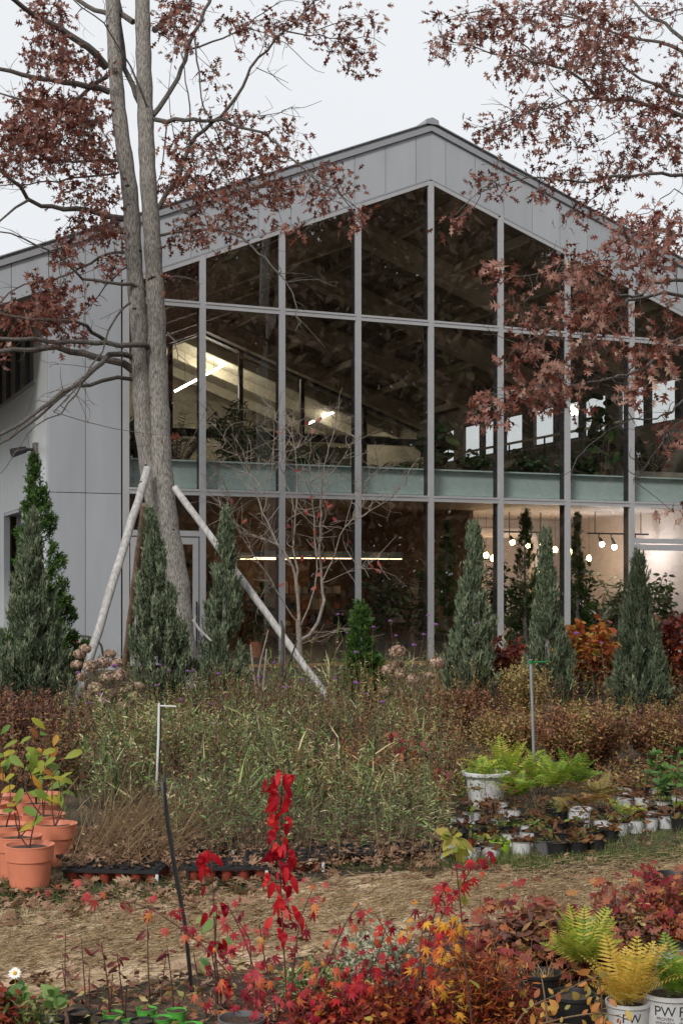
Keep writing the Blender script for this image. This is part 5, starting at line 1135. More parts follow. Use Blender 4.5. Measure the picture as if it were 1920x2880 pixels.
# fresh green seedlings standing in the pots at the far right
M['fresh'] = leafmat('fresh_leaf', [(0, (.05, .12, .03)), (.6, (.11, .23, .05)), (1, (.2, .30, .07))], .45, .3)
for i, (u, v, d, hh, l) in enumerate(((1865, 2240, 9.9, .22, 'short fresh green seedling in a white pot near the right edge'), (1905, 2220, 10.2, .30, 'tall fresh green seedling at the right edge of the pots'), (1840, 2190, 10.8, .22, 'slim fresh green seedling behind the others at the right'))):
    b = P(u, v, d); e = empty('green_seedling', b, l, 'seedling'); n_ = 34; t = RNG.random(n_); fo = Fol(); A = rdir(n_, .1, .8); fo.add(OVATE, np.array(b) + np.stack([RNG.normal(0, .012, n_), RNG.normal(0, .012, n_), t*hh], 1), A, rdir(n_, .4, 1), RNG.uniform(.06, .10, n_), RNG.random(n_)); fo.build('foliage', M['fresh'], e, 'stuff')
    mb = MB(); mb.tube([b - Vector((0, 0, .03)), b + Vector((0, 0, hh))], [.005, .002], 5); mb.build('stem', M['stem_br'], e)
# white planter with trailing ferny growth
b = on_ground(1366, 10.45); e = empty('white_planter', b, 'large white plastic planter with trailing fine foliage, left of the pole', 'planter'); mb = MB(); R = .165
mb.lathe(b, [(R*.72, 0), (R*.90, .235), (R*1.06, .24), (R*1.08, .262), (R*.98, .265), (R*.92, .25), (R*.88, .22)], 28); mb.build('body', M['whitepot'], e, True)
mb = MB(); mb.lathe(b + Vector((0, 0, .225)), [(R*.88, 0), (R*.4, .006), (.001, .01)], 16, False); mb.build('soil', M['soil'], e)
M['fern'] = leafmat('fern_green', [(0, (.06, .12, .02)), (.5, (.15, .27, .03)), (.8, (.34, .43, .05)), (1, (.55, .50, .09))], .55, .35)
M['fern_y'] = leafmat('fern_yellow', [(0, (.30, .30, .05)), (.4, (.60, .46, .07)), (.8, (.76, .50, .11)), (1, (.68, .34, .09))], .55, .4)
M['fern_o'] = leafmat('fern_old', [(0, (.10, .11, .03)), (.4, (.24, .22, .06)), (.8, (.34, .19, .06)), (1, (.24, .09, .03))], .55, .3)
def frond_mesh(L, droop, npin, w, tint):
    V, F, T = [], [], []
    prev = None
    for i in range(npin+1):
        t = i/npin; x = L*(t - .12*t*t); z = L*(.30*t - droop*t*t)
        V += [(x, -.0016, z), (x, .0016, z)]; T += [.2, .2]
        if i: b = len(V)-4; F += [(b, b+2, b+3), (b, b+3, b+1)]
    for i in range(2, npin+1):
        t = i/npin; x = L*(t - .12*t*t); z = L*(.30*t - droop*t*t); pl = w*math.sin(math.pi*min(1, t*.92+.1))**.7*(1-.35*t); tv = min(.99, max(0, random.gauss(tint, .18)))
        for sg in (1, -1):
            # each pinna is a toothed narrow leaflet
            b = len(V); nt_ = 4; sl = .35; wd = L/npin*.42
            V.append((x, 0, z)); T.append(tv)
            for k in range(1, nt_+1):
                q = k/nt_; V += [(x + sl*pl*q - wd*(1-q*.9), sg*pl*q, z - .12*pl*q), (x + sl*pl*q + wd*(1-q*.9), sg*pl*q, z - .10*pl*q), (x + sl*pl*(q-.12), sg*pl*(q-.12), z - .1*pl*q)]; T += [tv]*3
            V.append((x + sl*pl*1.12, sg*pl*1.1, z - .16*pl)); T.append(tv)
            pr = b
            for k in range(nt_):
                a0 = b+1+3*k; F += [(pr, a0, a0+1)] if k == 0 else [(b+1+3*(k-1), a0, a0+1), (b+1+3*(k-1), a0+1, b+2+3*(k-1))]
            F.append((b+1+3*(nt_-1), len(V)-1, b+2+3*(nt_-1)))
    return arr_mesh('frond', V, F, T)
def fern(b, L, n_, m, tint, label, droop=.5, upr=.6, cat='fern'):
    b = Vector(b); e = empty('fern', b, label, cat); ms = [frond_mesh(1, droop*random.uniform(.6, 1.3), 17, .22, tint) for _ in range(3)]
    for q in ms: q.materials.append(m)
    for i in range(n_):
        o = bpy.data.objects.new('frond', random.choice(ms)); COL.objects.link(o); o.parent = e
        o.rotation_euler = (random.gauss(0, .25), -random.uniform(upr*.4, upr*1.35), 2*math.pi*i/n_ + random.gauss(0, .25)); o.scale = (L*random.uniform(.7, 1.15),)*3; o.location = (random.gauss(0, .012), random.gauss(0, .012), 0)
    return e
fern(b + Vector((0, 0, .235)), .26, 22, M['fern'], .75, 'yellow-green fern spilling from the large white planter', .7, .7)
tr = Fol(); n_ = 700; az = RNG.uniform(0, 6.28, n_); q_ = RNG.random(n_); tr.add(SMALL, np.stack([b.x + np.cos(az)*(.10+.12*q_), b.y + np.sin(az)*(.10+.12*q_), b.z + .30 - .22*q_**2 + RNG.normal(0, .05, n_)], 1), rdir(n_), rdir(n_, .2, 1), RNG.uniform(.015, .035, n_), RNG.random(n_)); tr.build('foliage', M['fern'], e, 'stuff')
fern(on_ground(1455, 10.2) + Vector((0, 0, .12)), .30, 20, M['fern'], .6, 'soft green fern beside the steel pole', .6, .8)
fern(on_ground(1560, 10.3) + Vector((0, 0, .16)), .34, 20, M['fern'], .7, 'bright green fern behind the black ribbed pot', .4, .95)
fern(on_ground(1620, 10.5) + Vector((0, 0, .16)), .30, 16, M['fern'], .5, 'green fern right of the bright one', .4, 1.0)
fern(on_ground(1425, 10.9) + Vector((0, 0, .16)), .36, 20, M['fern'], .8, 'yellow-green fern behind the white planter', .5, .95)
fern(on_ground(1515, 10.8) + Vector((0, 0, .10)), .36, 22, M['fern'], .7, 'broad green fern just right of the steel pole', .5, .9)
fern(on_ground(1690, 10.2) + Vector((0, 0, .10)), .28, 18, M['fern_o'], .5, 'half-withered fern left of the white pot rows', .6, .8)
fern(on_ground(1760, 9.6) + Vector((0, 0, .08)), .20, 16, M['fern'], .85, 'small yellowing fern among the white pots', .6, .7)
fern(on_ground(1645, 9.8) + Vector((0, 0, .13)), .26, 18, M['fern_o'], .75, 'withered rusty fern in front of the green ones', .8, .6)
fern(on_ground(1590, 9.6) + Vector((0, 0, .10)), .22, 16, M['fern_o'], .6, 'withered fern behind the lettered white pot', .8, .6)
# seed trays along the front of the bed
def tray(c, rot, nx, ny, label, cup='redcup', cell=.085):
    c = Vector(c); e = empty('seed_tray', c, label, 'tray', 'seed trays along the bed edge'); e.rotation_euler = (0, 0, rot); W_, D_ = nx*cell+.03, ny*cell+.03; z = .078
    def lb(mb, x0, x1, y0, y1, z0, z1): mb.box(((x0+x1)/2, (y0+y1)/2, (z0+z1)/2), (x1-x0, y1-y0, z1-z0))
    mb = MB(); t = .014
    lb(mb, -W_/2, W_/2, -D_/2, -D_/2+t, z-.016, z); lb(mb, -W_/2, W_/2, D_/2-t, D_/2, z-.016, z); lb(mb, -W_/2, -W_/2+t, -D_/2+t, D_/2-t, z-.016, z); lb(mb, W_/2-t, W_/2, -D_/2+t, D_/2-t, z-.016, z)
    for i in range(1, nx): lb(mb, -W_/2+i*W_/nx-.003, -W_/2+i*W_/nx+.003, -D_/2+t, D_/2-t, z-.010, z-.002)
    me = bpy.data.meshes.new('tray_frame'); me.from_pydata(mb.v, [], mb.f); link('tray_frame', me, M['black'], e)
    for sx in (-1, 1):
        for sy in (-1, 1):
            mb = MB(); lb(mb, sx*(W_/2-.012)-.008, sx*(W_/2-.012)+.008, sy*(D_/2-.012)-.008, sy*(D_/2-.012)+.008, 0, z-.0165); me = bpy.data.meshes.new('leg'); me.from_pydata(mb.v, [], mb.f); link('leg', me, M['whitepot'] if sx > 0 else M['black'], e)
    global CUPM
    for i in range(nx):
        for j in range(ny):
            o = bpy.data.objects.new('cup', CUPM[cup]); COL.objects.link(o); o.parent = e; o.location = (-W_/2 + (i+.5)*W_/nx, -D_/2 + (j+.5)*D_/ny, 0); o.rotation_euler = (0, 0, random.random()*6)
    return e
CUPM = {}
for nm in ('redcup', 'black', 'whitepot'):
    mb = MB(); mb.lathe((0, 0, 0), [(.028, 0), (.036, .070), (.040, .074), (.040, .084), (.036, .084), (.034, .068)], 14); me = bpy.data.meshes.new('cup'); me.from_pydata(mb.v, [], mb.f); me.materials.append(M[nm]); me.materials.append(M['soil']); me.materials.append(M['black'])
    for k_, f_ in enumerate(me.polygons): f_.material_index = 2 if 14 <= k_ < 70 and nm != 'whitepot' else 0
    bmV = len(me.vertices); import bmesh
    bm_ = bmesh.new(); bm_.from_mesh(me); vs_ = [bm_.verts.new((.0345*math.cos(a), .0345*math.sin(a), .070)) for a in np.linspace(0, 2*math.pi, 12, endpoint=False)]; f_ = bm_.faces.new(vs_); f_.material_index = 1; bm_.to_mesh(me); bm_.free(); CUPM[nm] = me
def tr_at(u, v, rot, nx, ny, label, cup='redcup'):
    d = CH*F_PX/(v-1663); p = on_ground(u, d); return tray(p, rot, nx, ny, label, cup)
tr_at(335, 2465, -.10, 6, 4, 'black seed tray of red-brown cups right of the orange pots')
tr_at(205, 2420, -.55, 4, 3, 'black seed tray hidden between the orange pots and the dry stems', 'black')
tr_at(640, 2472, .06, 5, 3, 'seed tray of red-brown cups behind the bright red sapling')
tr_at(800, 2450, .05, 5, 3, 'second seed tray along the bed edge, right of the red sapling')
tr_at(975, 2432, .10, 4, 3, 'third seed tray along the bed edge, beside the white pots', 'black')
tr_at(1130, 2415, .12, 5, 3, 'fourth seed tray along the bed edge, near the white pots', 'black')
tr_at(420, 2395, -.1, 6, 4, 'seed tray half buried under the dry fallen stems', 'black')
tr_at(560, 2405, 0, 5, 3, 'seed tray behind the drip post', 'black')
# fallen dry stems over the left trays
h = Fol(); n_ = 620
B = np.stack([X_at(1, 1)*0 + RNG.uniform(X_at(200, 8.5), X_at(520, 8.8), n_), RNG.uniform(7.9, 9.6, n_), np.full(n_, .06)], 1); D = norm(np.stack([RNG.normal(.55, .45, n_), RNG.normal(.35, .5, n_), np.abs(RNG.normal(.62, .28, n_))], 1))
h.add(STEM, B, D, rdir(n_), np.stack([RNG.uniform(.18, .48, n_), np.full(n_, .0018), np.full(n_, .0018)], 1), np.clip(RNG.normal(.3, .22, n_), 0, .99))
n2 = 700; i = RNG.integers(0, n_, n2); h.add(SMALL, B[i] + D[i]*RNG.uniform(.05, .35, n2)[:, None], rdir(n2), rdir(n2, .2, 1), RNG.uniform(.012, .03, n2), np.clip(RNG.normal(.35, .25, n2), 0, .99))
tag(h.build('dry_stems', M['straw'], None, 'stuff'), 'heap of fallen dry stems over the seed trays', 'dry stems')
# ------------------------------------------------------------------ ground litter
def in_path(x, y): return abs(y - path_mid(x)) < path_half(x)
lit = Fol(); n_ = 17000; Bx = RNG.uniform(-2.6, 2.9, n_); By = 7.05 + .50*Bx + RNG.normal(0, .42, n_)
zz = np.array([gz(x, y) for x, y in zip(Bx, By)]) + .012 + .018*np.cos(np.clip((By - 7.05 - .5*Bx)/.8, -1, 1)*1.5)
az = RNG.normal(.3, .9, n_); lit.add(STEM, np.stack([Bx, By, zz], 1), np.stack([np.cos(az), np.sin(az), RNG.normal(.05, .12, n_)], 1), rdir(n_), np.stack([RNG.uniform(.03, .10, n_), np.full(n_, .0022), np.full(n_, .0022)], 1), np.clip(RNG.normal(.74, .2, n_), 0, .99))
tag(lit.build('straw_litter', M['straw'], None, 'stuff'), 'loose straw fibres strewn over the coir path', 'straw')
M['fallen'] = leafmat('fallen_oak_leaf', [(0, (.09, .04, .02)), (.4, (.22, .12, .065)), (.75, (.34, .21, .13)), (1, (.46, .33, .22))], .65, .1)
fl = Fol(); n_ = 2400; Bx = RNG.uniform(-2.6, 3.0, n_); By = np.concatenate([RNG.uniform(7.2, 9.6, n_//2), RNG.uniform(5.2, 8.0, n_ - n_//2)]); By[:560] = RNG.uniform(6.7, 7.9, 560); Bx[:560] = RNG.uniform(-2.2, -.2, 560)
zz = np.array([gz(x, y) for x, y in zip(Bx, By)]) + .028
fl.add(OAK, np.stack([Bx, By, zz], 1), rdir(n_, -.15, .2), rdir(n_, .6, 1), RNG.uniform(.04, .11, n_), np.clip(RNG.normal(.5, .22, n_), 0, .99)); tag(fl.build('fallen_leaves', M['fallen'], None, 'stuff'), 'fallen brown oak leaves on the ground', 'leaves')
tl = Fol(); n_ = 420; d_ = RNG.uniform(7.85, 8.9, n_); x_ = (RNG.uniform(180, 1240, n_)-960)/F_PX*d_
tl.add(OAK, np.stack([x_, d_, np.full(n_, .098)], 1), rdir(n_, -.2, .3), rdir(n_, .5, 1), RNG.uniform(.04, .10, n_), np.clip(RNG.normal(.45, .22, n_), 0, .99)); n_ = 2600; d_ = RNG.uniform(7.8, 9.2, n_); x_ = (RNG.uniform(190, 1240, n_)-960)/F_PX*d_
tl.add(SMALL, np.stack([x_, d_, RNG.uniform(.075, .12, n_)], 1), rdir(n_, -.3, .5), rdir(n_, .2, 1), RNG.uniform(.015, .04, n_), np.clip(RNG.normal(.35, .25, n_), 0, .99)); tag(tl.build('tray_litter', M['fallen'], None, 'stuff'), 'brown leaf litter lying on the seed trays', 'leaves')
gr = Fol()
def tuft(u0, u1, d0, d1, n_, L, t):
    d = RNG.uniform(d0, d1, n_); x = (RNG.uniform(u0, u1, n_)-960)/F_PX*d; z = np.array([gz(a, b) for a, b in zip(x, d)]); gr.add(BLADE, np.stack([x, d, z], 1), np.stack([RNG.normal(0, .5, n_), RNG.normal(0, .5, n_), np.ones(n_)], 1), rdir(n_), np.stack([L*RNG.uniform(.5, 1.3, n_), np.full(n_, .10), np.full(n_, .1)], 1), np.clip(RNG.normal(t, .2, n_), 0, .99))
tuft(1230, 1560, 8.15, 8.55, 1300, .05, .6); tuft(1560, 1920, 8.35, 8.7, 1100, .05, .6); tuft(1480, 1920, 8.6, 9.3, 700, .08, .65); tuft(0, 700, 7.3, 7.9, 1500, .04, .45); tuft(0, 200, 7.5, 9, 600, .06, .5); tuft(600, 1250, 8.0, 8.6, 1200, .05, .5); tuft(0, 520, 6.5, 7.6, 3200, .035, .5); tuft(1300, 1500, 8.2, 8.5, 400, .08, .7); tuft(-700, 2700, 9, 22, 9000, .12, .35); tuft(1920, 2800, 6, 9.5, 2500, .06, .5); tuft(-700, 0, 5, 9.5, 2500, .05, .45)
tag(gr.build('grass', M['grass'], None, 'stuff'), 'grass tufts along the edges of the path', 'grass')
# ------------------------------------------------------------------ foreground pots
def pot_at(u, v, dia, hh, m, label, inner=None, group='foreground pots', rim=True, drop=.12):
    d = (CH-hh)*F_PX/(v-1663); b = on_ground(u, d); return pot('nursery_pot', b, dia, hh, M[m], label, group, M[inner] if inner else None, rim, 30, drop), b, d
def lettering(e, b, R0, R1, hgt, lines, ang=-math.pi/2):
    'flat print bent round the pot wall'
    for txt, size, z, font_w in lines:
        cu = bpy.data.curves.new('print', 'FONT'); cu.body = txt; cu.size = size; cu.align_x = 'CENTER'; cu.space_character = font_w; to = bpy.data.objects.new('print', cu); COL.objects.link(to)
        bpy.context.view_layer.update(); me = bpy.data.meshes.new_from_object(to.evaluated_get(bpy.context.evaluated_depsgraph_get())); bpy.data.objects.remove(to)
        bm_ = bmesh.new(); bm_.from_mesh(me); bmesh.ops.triangulate(bm_, faces=bm_.faces)
        for v in bm_.verts:
            zz = z + v.co.y; R = R0 + (R1-R0)*zz/hgt + .0022; a = ang + v.co.x/R; v.co = Vector((R*math.cos(a), R*math.sin(a), zz))
        bm_.to_mesh(me); bm_.free(); me.materials.clear(); me.materials.append(M['print']); o = bpy.data.objects.new('lettering', me); COL.objects.link(o); o.parent = e
PWT = lambda h, k=1: [('PW', .050*k, h-.066*k, .95), ('PROVEN', .0155*k, h-.081*k, 1.0), ('WINNERS', .0155*k, h-.096*k, 1.0)]
lettering(PW_POT[0], PW_POT[1], PW_POT[2]*.40, PW_POT[2]*.465, PW_POT[3], [('PW', .05, .065, .92)])
e, b1, d1 = pot_at(1518, 2733, .160, .165, 'black', 'black pot with cut stems in front of the green fern')
e, b2, d2 = pot_at(1609, 2800, .165, .165, 'black', 'black pot at the lower right, below the trailing orange-leaved vine')
e, b3, d3 = pot_at(1764, 2826, .155, .165, 'whitepot', 'white pot printed PW holding the yellow fern at the lower right')
lettering(e, b3, .0775*.76, .0775*.93, .165, PWT(.165, .9), -math.pi/2)
e, b4, d4 = pot_at(1880, 2800, .21, .19, 'whitepot', 'larger white pot printed PW PROVEN WINNERS in the lower right corner')
lettering(e, b4, .105*.76, .105*.93, .19, PWT(.19), -math.pi/2 - .38); lettering(e, b4, .105*.76, .105*.93, .19, PWT(.19), -math.pi/2 + .52)
e, b5, d5 = pot_at(1896, 2462, .30, .19, 'black', 'wide black tub at the right edge of the path', drop=.3)
e, b6, d6 = pot_at(1880, 2656, .15, .12, 'whitepot', 'white pot behind the yellow fern at the right edge', 'black')
e, b7, d7 = pot_at(680, 2846, .165, .15, 'greypot', 'grey pot at the bottom edge below the red maples')
e, b8, d8 = pot_at(1330, 2790, .14, .13, 'black', 'black pot hidden among the orange leaves')
e, b9, d9 = pot_at(1432, 2770, .13, .12, 'black', 'black pot left of the one with cut stems')
for (u, v, l) in ((318, 2842, 'leftmost lime green cup at the bottom edge'), (372, 2862, 'second lime green cup from the left at the bottom'), (412, 2828, 'rearmost lime green cup at the bottom'), (455, 2850, 'lime green cup in the middle of the cluster'), (496, 2830, 'rear right lime green cup'), (540, 2866, 'rightmost lime green cup by the drip post')):
    pot_at(u, v, .078, .055, 'green', l, None, 'lime green cups at the bottom edge')
for (u, v, l) in ((310, 2868, 'small black pot in front of the leftmost lime cup'), (400, 2858, 'small black pot among the lime cups'), (225, 2842, 'small black pot left of the lime cups'), (150, 2860, 'small black pot near the daisies')):
    pot_at(u, v, .09, .075, 'black', l, None, 'small black pots at the bottom edge')
# ------------------------------------------------------------------ foreground saplings with big leaves
def lmesh(tmpl, m):
    me = arr_mesh('leaf', *tmpl); me.materials.append(m); return me
C = {}
C['rose'] = objleafmat('rose_red_maple', [(0, (.20, .014, .03)), (.35, (.46, .035, .055)), (.7, (.62, .10, .10)), (.9, (.66, .17, .07)), (1, (.70, .36, .08))], trans=.4)
C['scarlet'] = objleafmat('scarlet_leaf', [(0, (.22, .005, .016)), (.4, (.48, .010, .022)), (.8, (.66, .020, .028)), (1, (.74, .06, .05))], trans=.45)
C['crimson'] = objleafmat('crimson_maple', [(0, (.16, .010, .028)), (.4, (.42, .014, .028)), (.8, (.64, .035, .03)), (1, (.60, .12, .04))], trans=.4)
C['orange'] = objleafmat('orange_maple', [(0, (.56, .10, .03)), (.4, (.78, .30, .04)), (.75, (.84, .50, .06)), (1, (.66, .20, .05))], trans=.4)
C['yelgreen'] = objleafmat('yellow_green_leaf', [(0, (.24, .30, .05)), (.5, (.42, .40, .06)), (1, (.40, .30, .08))], trans=.4)
C['wine'] = objleafmat('wine_oak_seedling', [(0, (.11, .022, .026)), (.3, (.30, .028, .032)), (.6, (.30, .10, .06)), (.85, (.42, .13, .06)), (1, (.52, .26, .08))], trans=.3)
C['amber'] = objleafmat('amber_vine_leaf', [(0, (.44, .14, .06)), (.4, (.62, .30, .07)), (.7, (.60, .42, .10)), (1, (.34, .32, .10))], trans=.4)
C['maroon'] = objleafmat('maroon_leaf', [(0, (.07, .018, .022)), (.6, (.20, .03, .035)), (1, (.30, .10, .07))], trans=.25)
C['green'] = objleafmat('green_leaf', [(0, (.08, .18, .05)), (1, (.22, .32, .08))], trans=.3)
def toothed():
    o = [(0, .02)]
    for i in range(1, 10):
        x = i/10; w = .27*math.sin(math.pi*(x*.8+.12))**.9*(1-.35*x); o += [(x-.02, w), (x+.02, w*.78)]
    o += [(1.05, 0)]; return half_leaf(o, .35, .3)
LM = {k: lmesh(MAPLE, C[k]) for k in ('rose', 'crimson', 'orange')}
MAPLE_CURLED = maple(.85); LM2 = {k: lmesh(MAPLE_CURLED, C[k]) for k in ('rose', 'crimson', 'orange')}
TO = toothed(); TO2 = (TO[0]*[1, 1.25, 1] + np.stack([0*TO[0][:, 0], .10*np.sin(TO[0][:, 0]*4), -.35*TO[0][:, 0]**2 + .06*np.sin(TO[0][:, 0]*11)], 1), TO[1]); LM['scarlet'] = lmesh(TO, C['scarlet']); LM2['scarlet'] = lmesh(TO2, C['scarlet']); LM['yelgreen'] = lmesh(OVATE, C['yelgreen']); LM['wine'] = lmesh(lobed([(.14, .28, .20, .34, .09), (.34, .55, .30, .56, .11), (.56, .82, .24, .78, .08)], .25, .2), C['wine'])
LM['amber'] = lmesh(half_leaf([(0, .01), (.15, .12), (.4, .26), (.7, .24), (.9, .1), (1, 0)], .3, .2), C['amber']); LM['maroon'] = lmesh(half_leaf([(0, .01), (.3, .13), (.7, .12), (1, 0)], .3, .2), C['maroon']); LM['green'] = lmesh(OVATE, C['green'])
def sapling(name, label, stems, d, lf, size, group=None, stemm='stem_dk', r=(.004, .0018), pw=.5, hang=.6, jit=.02, dd=.12, petiole=.03, tmin=.22):
    b = P(stems[0][0][0][0], stems[0][0][0][1], d); b.z = max(gz(b.x, b.y), b.z); e = empty(name, (b.x, b.y, gz(b.x, b.y)), label, 'sapling', group); mb = MB()
    for k, (px, n_) in enumerate(stems):
        q = random.uniform(-dd, dd); m = len(px)-1; pts = catmull([P(u, v, d + q*(i/m)) for i, (u, v) in enumerate(px)], .03); kk = len(pts)
        mb.tube(pts, [r[0] + (r[1]-r[0])*i/(kk-1) for i in range(kk)], 6)
        for j in range(n_):
            t = 1 - (1-tmin)*random.random()**(1/pw)*.999 if j > 1 else .99; p = pts[min(kk-1, int(t*(kk-1)))]; a = random.uniform(0, 6.28); sd_ = Vector((math.cos(a), math.sin(a), random.gauss(-.1, .4)))
            p = p + sd_*random.uniform(.2, 1.3)*petiole + Vector((random.gauss(0, jit), random.gauss(0, jit), random.gauss(0, jit)))
            leafobj(LM2[lf] if lf in LM2 and random.random() < .5 else LM[lf], e, p, sd_*.8 + Vector((0, 0, -hang*random.uniform(.3, 1.6))), Vector((random.gauss(0, .45), -.75, .65 + random.gauss(0, .3))), size*random.uniform(.45, 1.3))
    mb.build('stem', M[stemm], e); return e
sapling('maple_sapling', 'rose-red maple sapling whose long branch arches left across the path', [([(760, 2960), (700, 2820), (610, 2700), (520, 2620), (420, 2555), (330, 2530), (230, 2505), (120, 2500)], 34), ([(765, 2960), (730, 2790), (690, 2650), (640, 2545)], 18), ([(745, 2960), (640, 2810), (590, 2730)], 16), ([(755, 2960), (690, 2780), (600, 2660), (540, 2640)], 20), ([(750, 2960), (710, 2760), (700, 2640), (660, 2580)], 22), ([(740, 2960), (660, 2860), (560, 2800)], 16)], 5.0, 'rose', .037, 'red maple saplings', pw=.95, petiole=.02)
sapling('maple_sapling', 'rose-red maple sapling in the bottom centre, below the scarlet one', [([(800, 2960), (820, 2780), (835, 2640), (850, 2570), (885, 2490)], 30), ([(805, 2960), (880, 2790), (930, 2690), (970, 2600), (1010, 2540)], 34), ([(790, 2960), (770, 2800), (745, 2700), (730, 2600)], 28), ([(810, 2960), (840, 2850), (880, 2780), (920, 2740)], 34), ([(800, 2960), (780, 2860), (800, 2790)], 30)], 4.95, 'rose', .037, 'red maple saplings', pw=.8, petiole=.035)
sapling('maple_sapling', 'dark rose maple sapling right of the bottom centre', [([(960, 2960), (960, 2850), (1000, 2760), (1030, 2700)], 40), ([(950, 2960), (920, 2860), (930, 2790)], 34), ([(970, 2960), (1040, 2860), (1080, 2800)], 40), ([(960, 2960), (1010, 2790), (1060, 2690), (1080, 2620)], 30)], 4.9, 'crimson', .034, 'red maple saplings', pw=.8, petiole=.04)
sapling('scarlet_sapling', 'tall scarlet sapling in the centre, its toothed leaves hanging down', [([(815, 2960), (800, 2700), (790, 2500), (788, 2300), (798, 2158)], 84)], 5.3, 'scarlet', .056, 'scarlet saplings', pw=.9, hang=1.5, jit=.010, petiole=.034, dd=.05, tmin=.46)
sapling('scarlet_sapling', 'short scarlet sapling left of the tall one', [([(640, 2960), (610, 2720), (600, 2520), (590, 2378)], 30)], 5.4, 'scarlet', .056, 'scarlet saplings', pw=.55, hang=2.0, jit=.008, petiole=.03, dd=.05)
sapling('green_leaved_sapling', 'few green leaves on a thin stem below the short scarlet sapling', [([(612, 2960), (605, 2700), (610, 2560)], 7), ([(605, 2960), (560, 2760), (545, 2680)], 5)], 5.35, 'green', .055, None, hang=.4, petiole=.03)
sapling('crimson_maple', 'bright crimson maple sapling reaching up right of centre', [([(1150, 2960), (1170, 2750), (1230, 2600), (1290, 2500), (1355, 2395)], 52), ([(1150, 2960), (1120, 2790), (1100, 2660), (1055, 2570)], 36), ([(1155, 2960), (1190, 2720), (1230, 2540), (1270, 2470)], 40), ([(1140, 2960), (1150, 2800), (1130, 2690)], 40), ([(1160, 2960), (1180, 2840), (1170, 2760)], 40)], 5.05, 'crimson', .035, None, pw=.8, petiole=.045)
sapling('orange_maple', 'orange and yellow maple sapling among the crimson leaves', [([(1200, 2960), (1210, 2800), (1250, 2680), (1280, 2590)], 40), ([(1200, 2960), (1190, 2820), (1180, 2680), (1200, 2560)], 34), ([(1210, 2960), (1280, 2830), (1340, 2740)], 36), ([(1205, 2960), (1240, 2880), (1260, 2830)], 30), ([(1215, 2960), (1310, 2880), (1350, 2840)], 26)], 4.85, 'orange', .033, None, pw=.8, petiole=.045)
sapling('yellow_green_sapling', 'slim sapling with yellow-green leaves on a dark upright stem, right of centre', [([(1335, 2960), (1312, 2750), (1295, 2560), (1280, 2420), (1268, 2330)], 20)], 4.8, 'yelgreen', .062, None, pw=.28, hang=.1, jit=.004, petiole=.012, dd=.03)
OS = [(1345, 6.3, .22), (1400, 6.2, .24), (1445, 6.0, .24), (1480, 6.4, .30), (1540, 6.1, .26), (1585, 6.3, .28), (1630, 6.2, .26), (1690, 6.5, .30), (1730, 6.3, .32), (1765, 6.6, .32), (1800, 6.5, .38), (1840, 6.7, .34), (1870, 6.3, .34), (1910, 6.6, .34), (1390, 5.8, .22), (1490, 5.6, .22), (1560, 5.75, .24), (1345, 5.9, .18), (1650, 5.8, .24), (1730, 5.8, .25), (1290, 6.1, .16), (1370, 5.5, .2), (1430, 6.5, .22), (1515, 6.5, .22), (1610, 5.5, .22), (1445, 5.5, .2), (1885, 5.9, .3)]
for i, (u, d, hh) in enumerate(OS):
    b = on_ground(u, d); vt = 1663 + (CH - b.z - hh)*F_PX/d; vb = 1663 + (CH-b.z)*F_PX/d; row = 'rear' if d > 6.25 else ('middle' if d > 5.85 else 'front')
    OS[i] = (u, d, hh, row)
    sapling('oak_seedling', '%s row' % row, [([(u, vb), (u + random.uniform(-8, 8), (vb+vt)/2), (u + random.uniform(-18, 18), vt)], 13), ([(u, vb), (u + random.uniform(-30, 30), (vb+vt)/2), (u + random.uniform(-55, 55), vt + random.uniform(20, 70))], 11)], d, 'wine', .074, 'wine-red oak seedlings', 'stem_br', (.0035, .0015), .75, .15, .012, .1, .02)
for row in ('rear', 'middle', 'front'):
    l = sorted([o for o in COL.objects if o.get('label') == row + ' row'], key=lambda o: o.location.x/o.location.y)
    for k, o in enumerate(l): o['label'] = 'wine-red oak seedling, %s from the left in the %s row of seedlings' % (ordn[k], row)
# bushes that fill the front bed
dome('low burgundy bush at the right edge of the front bed', 1880, 6.4, .36, .30, 46, .34, 'fire', .034, 30, 'burgundy_bush', OVATE)
dome('reddish brown bush between the oak seedlings at the right', 1740, 6.2, .30, .22, 44, .45, 'rust', .034, 30, 'burgundy_bush', OVATE)
dome('russet low bush under the middle oak seedlings', 1530, 6.0, .34, .22, 90, .42, 'rust', .05, 40, 'russet_low_bush', OVATE)
dome('flame-red small-leaved bush at the bottom right of centre', 1360, 4.95, .15, .36, 70, .48, 'fire', .036, 40, 'flame_bush', LANCE)
dome('dark red low bush at the bottom edge under the crimson maple', 1130, 4.9, .24, .26, 80, .34, 'fire', .030, 44, 'dark_red_bush', OVATE)
dome('red and orange low bush at the bottom centre', 960, 4.95, .24, .22, 70, .35, 'fire', .030, 40, 'red_low_bush', OVATE)
dome('orange low bush at the bottom right of the flame bush', 1440, 4.9, .14, .20, 50, .6, 'fire', .036, 36, 'orange_low_bush', LANCE)
M['silver'] = leafmat('silver_leaf', [(0, (.20, .22, .14)), (.6, (.42, .43, .30)), (1, (.62, .60, .44))], .7, .2)
dome('pale silvery foliage behind the crimson maple', 1060, 5.6, .20, .26, 60, .5, 'silver', .03, 50, 'silver_bush', SMALL)
dome('grey-green weedy tuft behind the rose maples', 900, 5.5, .18, .14, 40, .7, 'herb', .05, 30, 'weed_tuft', LANCE)
